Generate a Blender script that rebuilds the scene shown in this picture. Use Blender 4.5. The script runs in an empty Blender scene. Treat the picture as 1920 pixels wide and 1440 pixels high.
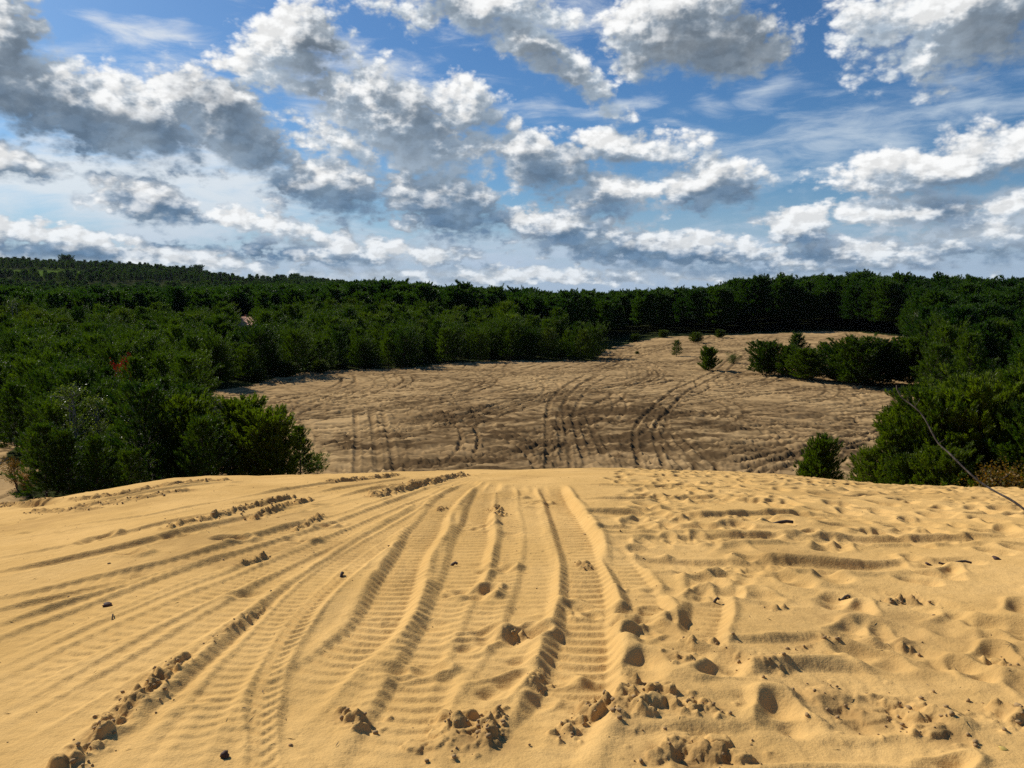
import bpy, math, random
import numpy as np
from mathutils import Vector, Matrix

R = math.radians
sc = bpy.context.scene
col = sc.collection
random.seed(11)
rng = np.random.default_rng(7)

# ------------------------------------------------------------------ camera, sun, sky, exposure
EYE = 1.65
F_PX, PITCH = 1450.0, 6.88                       # focal length in photo pixels (1920 wide), degrees below level
cam_data = bpy.data.cameras.new("camera")
cam_data.sensor_width = 36.0
cam_data.lens = 36.0 * F_PX / 1920.0
cam_data.clip_start, cam_data.clip_end = 0.05, 30000.0
cam = bpy.data.objects.new("camera", cam_data)
col.objects.link(cam)
cam.location = (0, 0, EYE)
cam.rotation_euler = (R(90 - PITCH), 0, 0)
sc.camera = cam

SUN_AZ, SUN_EL = -47.0, 37.0                     # degrees; azimuth from +Y towards +X
sun_dir = Vector((math.sin(R(SUN_AZ)) * math.cos(R(SUN_EL)), math.cos(R(SUN_AZ)) * math.cos(R(SUN_EL)), math.sin(R(SUN_EL))))
sun_data = bpy.data.lights.new("sun", 'SUN')
sun_data.energy, sun_data.angle, sun_data.color = 5.0, R(0.53), (1.0, 0.94, 0.85)
sun = bpy.data.objects.new("sun", sun_data)
col.objects.link(sun)
sun.location = (-30, 20, 40)
sun.rotation_euler = (-sun_dir).to_track_quat('-Z', 'Y').to_euler()

sc.view_settings.view_transform = 'Standard'
sc.view_settings.look = 'None'
sc.view_settings.exposure = 0.0
sc.view_settings.gamma = 1.0
sc.cycles.use_denoising = False
sc.cycles.adaptive_threshold = 0.004
sc.cycles.sample_clamp_indirect = 4.0
sc.cycles.max_bounces = 5
sc.cycles.diffuse_bounces = 2
sc.cycles.transparent_max_bounces = 4


def px_ray(u, v):
    """world direction of a photo pixel (1920 x 1440)"""
    x, t = (u - 960.0) / F_PX, -(v - 720.0) / F_PX
    cp, sp = math.cos(R(PITCH)), math.sin(R(PITCH))
    return np.array([x, cp + t * sp, -sp + t * cp])


def px_azel(u, v):
    d = px_ray(u, v)
    return math.degrees(math.atan2(d[0], d[1])), math.degrees(math.atan2(d[2], math.hypot(d[0], d[1])))


class NG:
    """small helper to write node graphs"""
    def __init__(self, tree):
        self.t = tree

    def n(self, typ, ins=None, **props):
        nd = self.t.nodes.new(typ)
        for k, v in props.items():
            setattr(nd, k, v)
        for k, v in (ins or {}).items():
            s = nd.inputs[k]
            if isinstance(v, bpy.types.NodeSocket):
                self.t.links.new(v, s)
            else:
                s.default_value = v
        return nd

    def m(self, op, a, b=0.0, c=None, clamp=False):
        ins = {0: a, 1: b}
        if c is not None:
            ins[2] = c
        return self.n('ShaderNodeMath', ins, operation=op, use_clamp=clamp).outputs[0]

    def v(self, op, a, b=(0, 0, 0)):
        nd = self.n('ShaderNodeVectorMath', {0: a, 1: b}, operation=op)
        return nd.outputs['Value'] if op in ('LENGTH', 'DOT_PRODUCT') else nd.outputs['Vector']

    def step(self, x, lo, hi, to0=0.0, to1=1.0):
        return self.n('ShaderNodeMapRange', {'Value': x, 'From Min': lo, 'From Max': hi, 'To Min': to0, 'To Max': to1},
                      interpolation_type='SMOOTHSTEP').outputs[0]

    def noise(self, vec, scale, detail=4.0, rough=0.55, dist=0.0, out='Fac', dims='3D'):
        nd = self.n('ShaderNodeTexNoise', {'Vector': vec, 'Scale': scale, 'Detail': detail, 'Roughness': rough, 'Distortion': dist},
                    noise_dimensions=dims)
        return nd.outputs[out]

    def mix(self, f, a, b, blend='MIX'):
        nd = self.n('ShaderNodeMix', None, data_type='RGBA', blend_type=blend)
        for k, v in ((0, f), (6, a), (7, b)):
            if isinstance(v, bpy.types.NodeSocket):
                self.t.links.new(v, nd.inputs[k])
            else:
                nd.inputs[k].default_value = v
        return nd.outputs[2]

    def group(self, tree, vec):
        nd = self.t.nodes.new('ShaderNodeGroup')
        nd.node_tree = tree
        self.t.links.new(vec, nd.inputs[0])
        return nd


# clouds: photo position (cx, cy), half sizes, tilt in degrees (positive = right end lower), weight
CLOUDS = [
    (60, 150, 330, 95, 24, 1.15), (10, 60, 75, 110, 0, 1.0), (250, 215, 170, 80, 22, 1.15), (410, 225, 200, 72, 26, 1.15),
    (30, 300, 100, 40, 10, 0.9), (275, 378, 125, 48, 8, 1.1), (545, 85, 120, 85, -12, 1.1), (480, 130, 110, 45, 0, 0.8),
    (750, 225, 250, 105, 24, 1.15), (870, 195, 90, 65, 0, 1.0), (620, 350, 150, 70, 8, 1.1), (830, 385, 170, 85, 12, 1.2),
    (1010, 300, 130, 75, 20, 1.1), (1180, 270, 160, 45, 6, 1.0), (1330, 345, 115, 62, 10, 1.15), (1150, 365, 170, 55, 0, 1.0),
    (900, 15, 280, 55, 5, 1.0), (985, 90, 150, 50, 26, 1.05), (1110, 165, 110, 34, 22, 0.9), (1290, 55, 220, 92, 4, 1.2),
    (1780, 50, 190, 105, 8, 1.15), (1715, 105, 55, 42, 0, 0.9), (1800, 300, 250, 62, -6, 1.05), (1500, 430, 95, 45, 0, 1.1),
    (1710, 400, 170, 48, 0, 1.05), (1240, 470, 300, 50, 4, 1.1), (1050, 430, 190, 55, 6, 1.05), (1860, 440, 170, 60, 0, 1.0),
    (220, 480, 420, 34, 2, 0.95), (640, 470, 240, 44, 3, 1.0), (820, 480, 110, 28, 0, 0.9), (1600, 480, 260, 45, 0, 1.0),
    (90, 440, 230, 30, 6, 0.85), (960, 515, 950, 26, 0, 0.8), (500, 420, 170, 36, 12, 0.8), (1890, 380, 60, 40, 0, 1.0),
    (640, 265, 150, 60, 30, 0.8), (1640, 350, 120, 40, 0, 0.7), (960, 240, 70, 40, 30, 0.75),
]
# grey-blue shaded cores, same layout
CORES = [
    (50, 195, 330, 88, 20, 1.25), (20, 90, 50, 90, 20, 0.8), (270, 240, 130, 52, 22, 1.1), (425, 225, 190, 46, 32, 1.1), (40, 308, 90, 34, 14, 0.9),
    (290, 388, 105, 40, 12, 1.1), (590, 95, 62, 72, -20, 1.0), (560, 70, 60, 40, -20, 0.6), (790, 215, 140, 60, 24, 0.75), (880, 220, 60, 40, 20, 0.55), (625, 370, 150, 55, 10, 1.1), (850, 400, 150, 70, 14, 1.25),
    (1020, 320, 95, 58, 35, 1.0), (1075, 300, 70, 42, 40, 0.9), (1180, 290, 100, 24, 8, 0.5), (1345, 370, 95, 44, 8, 1.1), (1130, 390, 90, 34, 10, 0.9),
    (870, 15, 110, 26, 0, 0.6), (1000, 110, 130, 26, 30, 0.65), (1330, 65, 175, 70, 0, 1.25), (1250, 90, 120, 44, 0, 0.7), (1880, 70, 100, 80, 0, 0.7),
    (1830, 325, 180, 34, -6, 0.6), (1510, 450, 66, 22, 0, 0.7), (1770, 395, 70, 34, 6, 0.8), (1250, 480, 290, 34, 5, 1.2), (1060, 440, 120, 36, 10, 1.0),
    (1530, 480, 150, 24, 0, 0.8), (160, 472, 330, 20, 2, 0.9), (430, 466, 250, 24, 2, 1.0), (60, 420, 130, 22, 10, 0.8), (640, 490, 120, 18, 0, 0.7), (1850, 480, 140, 24, 0, 0.7),
    (1000, 525, 260, 10, 0, 0.5), (1600, 505, 300, 14, 0, 0.5), (880, 495, 100, 12, 0, 0.6),
]
VEILS = [
    (240, 350, 480, 110, 4, 1.5), (1580, 270, 330, 85, -6, 0.8), (1450, 300, 130, 40, 0, 0.8), (330, 60, 190, 45, 8, 0.85), (1340, 185, 80, 28, 0, 0.8),
    (1470, 175, 80, 30, 10, 0.8), (1100, 200, 220, 24, 4, 0.8), (700, 130, 260, 60, 20, 0.8), (960, 480, 1100, 75, 0, 1.0), (1850, 215, 200, 26, -4, 0.8),
    (1300, 245, 150, 14, 0, 0.7), (300, 110, 250, 60, 0, 0.45), (1030, 20, 300, 90, 0, 0.5), (640, 200, 180, 70, 30, 0.8),
]


def ell_field(g, vec, items):
    # the running maximum rides along in z (scaled away by the mapping), so the fields are worked out one after another
    sp = g.n('ShaderNodeSeparateXYZ', {0: vec})
    acc = None
    for (cx, cy, rx, ry, tilt, w) in items:
        if acc is not None:
            vec = g.n('ShaderNodeCombineXYZ', {0: sp.outputs[0], 1: sp.outputs[1], 2: acc}).outputs[0]
        a, e = px_azel(cx, cy)
        rot = R(-tilt)
        k = math.cos(R(e))
        k2 = math.degrees(1.0 / F_PX) * 0.93
        nd = g.n('ShaderNodeMapping', {'Vector': vec, 'Location': (a, e, 0), 'Rotation': (0, 0, rot), 'Scale': (rx * k2 * 1.12, ry * k2 * 1.15, 1e6)},
                 vector_type='TEXTURE')
        ln = g.v('LENGTH', nd.outputs[0])
        f = g.m('MULTIPLY_ADD', ln, -w, w)
        acc = f if acc is None else g.m('MAXIMUM', acc, f)
    return acc


def detail_group():
    t = bpy.data.node_groups.new("cloud_detail", 'ShaderNodeTree')
    t.interface.new_socket("Vector", in_out='INPUT', socket_type='NodeSocketVector')
    t.interface.new_socket("Ragged", in_out='OUTPUT', socket_type='NodeSocketFloat')
    t.interface.new_socket("Billow", in_out='OUTPUT', socket_type='NodeSocketFloat')
    g = NG(t)
    p = g.n('NodeGroupInput').outputs[0]
    V = g.n('ShaderNodeSeparateXYZ', {0: p}).outputs[1]
    sq = g.v('MULTIPLY', p, (1.0, 1.5, 1.0))
    w1 = g.v('SUBTRACT', g.n('ShaderNodeTexNoise', {'Vector': sq, 'Scale': 0.16, 'Detail': 4.0, 'Roughness': 0.55}).outputs['Color'], (0.5, 0.5, 0.5))
    big = g.noise(sq, 0.25, 6.0, 0.52)
    small = g.noise(g.v('MULTIPLY', p, (1.0, 1.9, 1.0)), 0.70, 5.5, 0.52)
    f = g.n('ShaderNodeMix', {0: g.step(V, 2.0, 13.0), 2: small, 3: big}, data_type='FLOAT').outputs[0]
    vo = g.n('ShaderNodeTexVoronoi', {'Vector': g.v('ADD', sq, g.v('MULTIPLY', w1, (1.2, 1.2, 0))), 'Scale': 0.62, 'Detail': 3.0, 'Roughness': 0.55},
             voronoi_dimensions='2D', feature='F1').outputs['Distance']
    billow = g.m('SUBTRACT', 0.42, vo)
    out = g.n('NodeGroupOutput')
    t.links.new(f, out.inputs[0])
    t.links.new(billow, out.inputs[1])
    return t


def cloud_group(detail):
    t = bpy.data.node_groups.new("cloud_field", 'ShaderNodeTree')
    t.interface.new_socket("Vector", in_out='INPUT', socket_type='NodeSocketVector')
    t.interface.new_socket("Density", in_out='OUTPUT', socket_type='NodeSocketFloat')
    t.interface.new_socket("Core", in_out='OUTPUT', socket_type='NodeSocketFloat')
    g = NG(t)
    p = g.n('NodeGroupInput').outputs[0]
    sp = g.n('ShaderNodeSeparateXYZ', {0: p})
    V, U = sp.outputs[1], sp.outputs[0]
    # ragged outlines: bend the coordinates, less near the horizon where clouds are far off
    hs = g.step(V, 1.0, 16.0, 0.28, 1.0)
    sq = g.v('MULTIPLY', p, (1.0, 1.5, 1.0))
    w1 = g.n('ShaderNodeTexNoise', {'Vector': sq, 'Scale': 0.16, 'Detail': 4.0, 'Roughness': 0.55}).outputs['Color']
    w1 = g.v('SUBTRACT', w1, (0.5, 0.5, 0.5))
    amp = g.m('MULTIPLY', hs, 6.5)
    ampv = g.n('ShaderNodeCombineXYZ', {0: amp, 1: g.m('MULTIPLY', amp, 0.75), 2: 0.0}).outputs[0]
    pw = g.v('ADD', p, g.v('MULTIPLY', w1, ampv))
    E = ell_field(g, pw, CLOUDS)
    K = ell_field(g, pw, CORES)
    dt = t.nodes.new('ShaderNodeGroup')
    dt.node_tree = detail
    t.links.new(p, dt.inputs[0])
    f, billow = dt.outputs[0], dt.outputs[1]
    # invented cloud outside the view, kept sparse to lower the ambient light
    away = g.step(g.m('ABSOLUTE', U), 36.0, 52.0)
    zen = g.step(V, 34.0, 44.0)
    outside = g.m('MAXIMUM', away, zen)
    gen = g.m('MULTIPLY_ADD', g.noise(sq, 0.055, 4.0, 0.5), 3.0, -1.95)
    gen = g.m('MULTIPLY_ADD', outside, 1.0, g.m('SUBTRACT', gen, 1.0))
    E = g.m('MAXIMUM', E, gen)
    E = g.m('MAXIMUM', E, -1.0)
    d = g.m('ADD', E, g.m('MULTIPLY', g.m('SUBTRACT', f, 0.5), g.step(V, 3.0, 11.0, 1.6, 1.2)))
    d = g.m('ADD', d, g.m('MULTIPLY', billow, 0.34))
    c = g.m('ADD', g.m('MAXIMUM', K, g.m('SUBTRACT', gen, 0.25)), g.m('MULTIPLY', g.m('SUBTRACT', f, 0.5), 0.75))
    c = g.m('ADD', c, g.m('MULTIPLY', billow, 0.22))
    out = g.n('NodeGroupOutput')
    t.links.new(d, out.inputs[0])
    t.links.new(c, out.inputs[1])
    return t


def build_world():
    w = bpy.data.worlds.new("World")
    sc.world = w
    w.use_nodes = True
    t = w.node_tree
    t.nodes.clear()
    g = NG(t)
    S = 0.10
    tc = g.n('ShaderNodeTexCoord').outputs['Generated']
    d = g.v('NORMALIZE', tc)
    sp = g.n('ShaderNodeSeparateXYZ', {0: d})
    az = g.m('MULTIPLY', g.m('ARCTAN2', sp.outputs[0], sp.outputs[1]), 57.29578)
    el = g.m('MULTIPLY', g.m('ARCSINE', sp.outputs[2]), 57.29578)
    p = g.n('ShaderNodeCombineXYZ', {0: az, 1: el, 2: 0.0}).outputs[0]
    sky = g.n('ShaderNodeTexSky', None, sky_type='NISHITA', sun_disc=False, sun_elevation=R(SUN_EL), sun_rotation=R(SUN_AZ % 360),
              air_density=1.0, dust_density=0.6, ozone_density=2.5).outputs[0]
    sky = g.n('ShaderNodeHueSaturation', {'Hue': 0.5, 'Saturation': 1.16, 'Value': 0.80, 'Color': sky}).outputs[0]
    sky = g.mix(1.0, sky, (0.56, 0.80, 1.02, 1), 'MULTIPLY')
    detail = detail_group()
    grp = cloud_group(detail)
    a = g.group(grp, p)
    b = g.group(grp, g.v('ADD', p, (-1.05, 1.25, 0.0)))
    dens, core = a.outputs[0], a.outputs[1]
    d0, d1 = g.group(detail, p), g.group(detail, g.v('ADD', p, (-0.30, 0.38, 0.0)))
    puff = g.m('ADD', g.m('SUBTRACT', d0.outputs[0], d1.outputs[0]), g.m('MULTIPLY', g.m('SUBTRACT', d0.outputs[1], d1.outputs[1]), 0.35))
    toward = b.outputs[0]                            # cloud lying between this point and the sun
    lit = g.m('SUBTRACT', dens, toward)
    soft = g.step(lit, 0.10, -0.25, 0.30, 0.50)      # crisp towards the sun, melting away on the far side
    alpha = g.n('ShaderNodeMapRange', {'Value': dens, 'From Min': -0.04, 'From Max': soft}, interpolation_type='SMOOTHSTEP').outputs[0]
    # thin high veil
    hv = g.n('ShaderNodeMapping', {'Vector': p, 'Scale': (0.45, 1.9, 1), 'Rotation': (0, 0, R(-6))}).outputs[0]
    vn = g.noise(hv, 0.42, 7.0, 0.62, 0.4)
    wv = g.v('MULTIPLY', g.v('SUBTRACT', g.n('ShaderNodeTexNoise', {'Vector': p, 'Scale': 0.12, 'Detail': 3.0}).outputs['Color'], (0.5, 0.5, 0.5)), (9, 6, 0))
    ve = ell_field(g, g.v('ADD', p, wv), VEILS)
    veil = g.step(g.m('ADD', g.m('MAXIMUM', ve, -0.6), g.m('MULTIPLY', g.m('SUBTRACT', vn, 0.5), 2.2)), 0.05, 1.15, 0.0, 0.80)
    horizon = g.step(el, 0.0, 8.0, 1.0, 0.0)
    sv = g.v('DOT_PRODUCT', d, tuple(sun_dir))
    glow = g.step(sv, 0.25, 0.95)                    # veils and rims are brighter towards the sun
    rgb = lambda r_, g_, b_: (r_ / S, g_ / S, b_ / S, 1)
    veilc = g.mix(glow, rgb(0.56, 0.66, 0.76), rgb(0.86, 0.88, 0.88))
    c = g.mix(veil, sky, veilc)
    c = g.mix(g.m('MULTIPLY', horizon, 0.85), c, rgb(0.40, 0.52, 0.70))
    # cloud bodies: bright thin edges, grey undersides
    body = g.mix(g.step(toward, -0.20, 0.60), rgb(0.70, 0.745, 0.79), rgb(0.34, 0.42, 0.51))
    body = g.mix(g.step(lit, 0.06, 0.50, 0.0, 0.85), body, rgb(0.93, 0.93, 0.92))
    body = g.mix(g.m('MULTIPLY', horizon, 0.55), body, rgb(0.62, 0.70, 0.78))
    shade = g.mix(g.step(el, 2.0, 17.0), rgb(0.115, 0.205, 0.33), rgb(0.150, 0.195, 0.250))
    kk = g.m('SUBTRACT', core, g.m('MULTIPLY', g.m('MAXIMUM', lit, 0.0), 1.2))
    mott = g.noise(g.v('MULTIPLY', p, (1.0, 1.4, 1.0)), 0.33, 5.0, 0.55)
    shade = g.mix(g.step(mott, 0.38, 0.72, 0.0, 0.6), shade, g.mix(g.step(el, 2.0, 17.0), rgb(0.25, 0.36, 0.48), rgb(0.30, 0.34, 0.38)))
    body = g.mix(g.step(kk, -0.50, 0.75), body, shade)
    body = g.mix(1.0, body, g.n('ShaderNodeCombineColor', {k: g.step(puff, -0.15, 0.15, 0.88, 1.10) for k in (0, 1, 2)}).outputs[0], 'MULTIPLY')
    c = g.mix(alpha, c, body)
    bg = g.n('ShaderNodeBackground', {'Color': c, 'Strength': S})
    out = g.n('ShaderNodeOutputWorld')
    t.links.new(bg.outputs[0], out.inputs['Surface'])
    w.cycles.sampling_method = 'MANUAL'
    w.cycles.sample_map_resolution = 512


build_world()

# ------------------------------------------------------------------ helpers


def tag(o, label=None, cat=None, group=None, kind=None):
    if label:
        o['label'] = label
    if cat:
        o['category'] = cat
    if group:
        o['group'] = group
    if kind:
        o['kind'] = kind
    return o


def mesh_np(name, verts, faces, smooth=False):
    """verts (n,3), faces (m,k) with one k -> mesh"""
    verts = np.ascontiguousarray(verts, dtype=np.float32)
    faces = np.ascontiguousarray(faces, dtype=np.int32)
    me = bpy.data.meshes.new(name)
    m, k = faces.shape
    me.vertices.add(len(verts))
    me.vertices.foreach_set('co', verts.ravel())
    me.loops.add(m * k)
    me.loops.foreach_set('vertex_index', faces.ravel())
    me.polygons.add(m)
    me.polygons.foreach_set('loop_start', np.arange(0, m * k, k, dtype=np.int32))
    if smooth:
        me.polygons.foreach_set('use_smooth', np.ones(m, dtype=bool))
    me.update(calc_edges=True)
    return me


def obj(name, me, mat=None, parent=None, loc=None):
    o = bpy.data.objects.new(name, me)
    col.objects.link(o)
    if mat is not None and me is not None and not me.materials:
        me.materials.append(mat)
    if parent is not None:
        o.parent = parent
    if loc is not None:
        o.location = loc
    return o


def empty(name, loc, rz=0.0, s=1.0):
    o = bpy.data.objects.new(name, None)
    col.objects.link(o)
    o.location = loc
    o.rotation_euler = (0, 0, rz)
    o.scale = (s, s, s)
    o.empty_display_size = 0.3
    return o


_tab = np.random.default_rng(3).random((256, 256)).astype(np.float32)


def vnoise(x, y, freq, seed=0):
    """smooth value noise in -1..1"""
    x = x * freq + seed * 17.31
    y = y * freq + seed * 5.77
    ix, iy = np.floor(x).astype(np.int32), np.floor(y).astype(np.int32)
    fx, fy = (x - ix).astype(np.float32), (y - iy).astype(np.float32)
    fx = fx * fx * (3 - 2 * fx)
    fy = fy * fy * (3 - 2 * fy)
    a, b = _tab[iy & 255, ix & 255], _tab[iy & 255, (ix + 1) & 255]
    c, d = _tab[(iy + 1) & 255, ix & 255], _tab[(iy + 1) & 255, (ix + 1) & 255]
    return ((a + (b - a) * fx) * (1 - fy) + (c + (d - c) * fx) * fy) * 2 - 1


def fbm(x, y, freq, octs=4, gain=0.5, seed=0):
    out, a = 0.0, 1.0
    for k in range(octs):
        out = out + a * vnoise(x * math.cos(k) + y * math.sin(k), y * math.cos(k) - x * math.sin(k), freq * 2.03 ** k, seed + k)
        a *= gain
    return out


def sstep(x, lo, hi):
    t = np.clip((x - lo) / (hi - lo), 0, 1)
    return t * t * (3 - 2 * t)


# ------------------------------------------------------------------ terrain shape (z = 0 under the camera)
CREST = [(-300, 985), (0, 950), (80, 937), (200, 917), (330, 897), (440, 893), (620, 888), (850, 884), (1000, 880), (1150, 878), (1250, 883), (1500, 895),
         (1590, 905), (1700, 913), (1920, 918), (2250, 930)]
RC = 17.0
_caz = np.array([px_azel(u, v)[0] for u, v in CREST])
_ct = np.array([-math.tan(R(px_azel(u, v)[1])) for u, v in CREST])
_fa = np.linspace(-60, 60, 481)
_ft = np.interp(_fa, _caz, _ct)
_k = np.exp(-0.5 * (np.arange(-12, 13) / 5.0) ** 2)
_ft = np.convolve(np.pad(_ft, 12, mode='edge'), _k / _k.sum(), mode='valid')
BASIN = -10.0 + EYE


SKYLINE = [(-700, 546), (0, 541), (200, 539), (400, 536), (550, 528), (700, 529), (860, 542), (1000, 543), (1150, 549), (1280, 548), (1400, 539), (1500, 527), (1600, 522),
           (1700, 529), (1800, 535), (1920, 541), (2600, 545)]
_saz = np.array([px_azel(u, v)[0] for u, v in SKYLINE])
_se = np.array([math.tan(R(px_azel(u, v)[1])) for u, v in SKYLINE])
HILL = [(-900, 476), (0, 487), (130, 492), (250, 498), (380, 508), (560, 521), (640, 530), (760, 552)]
_haz = np.array([px_azel(u, v)[0] for u, v in HILL])
_he = np.array([math.tan(R(px_azel(u, v)[1])) for u, v in HILL])


def tall_h(r):
    """height of the mature stand as a function of distance"""
    return 11.0


def z_ground(x, y):
    x, y = np.asarray(x, dtype=np.float64), np.asarray(y, dtype=np.float64)
    r = np.hypot(x, y) + 1e-6
    az = np.degrees(np.arctan2(x, y))
    t = np.interp(az, _fa, _ft)
    b = EYE / RC ** 2
    a = t - 2 * EYE / RC
    smax = 0.56
    r1 = (smax - a) / (2 * b)
    zq = -(a * r + b * r * r)
    z1 = -(a * r1 + b * r1 * r1)
    dune = np.where(r < r1, zq, z1 - smax * (r - r1))
    # steeper slip face soon after the crest
    dune = dune - np.clip(r - RC - 2.5, 0, 40) ** 2 * 0.012
    # basin, gently rolling, rising towards the woods
    roll = fbm(x, y, 1 / 26.0, 3, 0.5, 5) * 0.34
    low = BASIN + roll * sstep(r, 30, 60)
    low = low + sstep(r, 105, 150) * 0.9 * sstep(az, 2, 12)
    Rt = np.interp(az, [-30, -8, 8, 15, 25], [330, 330, 330, 235, 215])
    e = np.interp(az, _saz, _se)
    target = EYE + e * Rt - tall_h(r)
    low = low + sstep(r, 150, Rt) * (target - BASIN - 0.5)
    # the long hill on the left
    he = np.interp(az, _haz, _he)
    hz = EYE + he * 1500.0 - 9.0
    low = low + sstep(r, 520, 1500) * (hz - low) * sstep(az, 0, -11)
    low = low - sstep(r, Rt + 20, 900) * 6.0 * sstep(az, -11, 0)
    k = 0.55
    return np.logaddexp(dune / k, low / k) * k


def px_ground(u, v, rmin=1.0, rmax=400.0):
    """where a photo pixel meets the ground"""
    d = px_ray(u, v)
    d = d / math.hypot(d[0], d[1])
    rr = np.geomspace(rmin, rmax, 6000)
    zr = EYE + d[2] * rr
    zg = z_ground(d[0] * rr, d[1] * rr)
    hit = np.nonzero(zr <= zg)[0]
    i = hit[0] if len(hit) else len(rr) - 1
    return np.array([d[0] * rr[i], d[1] * rr[i]])


def px_at(u, v, r):
    """point on a photo pixel's ray at horizontal distance r"""
    d = px_ray(u, v)
    d = d / math.hypot(d[0], d[1])
    return np.array([d[0] * r, d[1] * r, EYE + d[2] * r])


def trace(pts, lo=1.0, hi=400.0):
    return [px_ground(u, v, lo, hi) for u, v in pts]


def px_plane(u, v, z=None):
    z = BASIN if z is None else z
    d = px_ray(u, v)
    s = (z - EYE) / d[2]
    return np.array([d[0] * s, d[1] * s])


def spline(pts, ds):
    P = np.array(pts, dtype=np.float64)
    P = np.vstack([2 * P[0] - P[1], P, 2 * P[-1] - P[-2]])
    out = []
    for i in range(1, len(P) - 2):
        p0, p1, p2, p3 = P[i - 1], P[i], P[i + 1], P[i + 2]
        n = max(2, int(np.linalg.norm(p2 - p1) / ds))
        t = np.linspace(0, 1, n, endpoint=False)[:, None]
        out.append(0.5 * (2 * p1 + (p2 - p0) * t + (2 * p0 - 5 * p1 + 4 * p2 - p3) * t ** 2 + (3 * p1 - p0 - 3 * p2 + p3) * t ** 3))
    return np.vstack(out)


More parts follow.
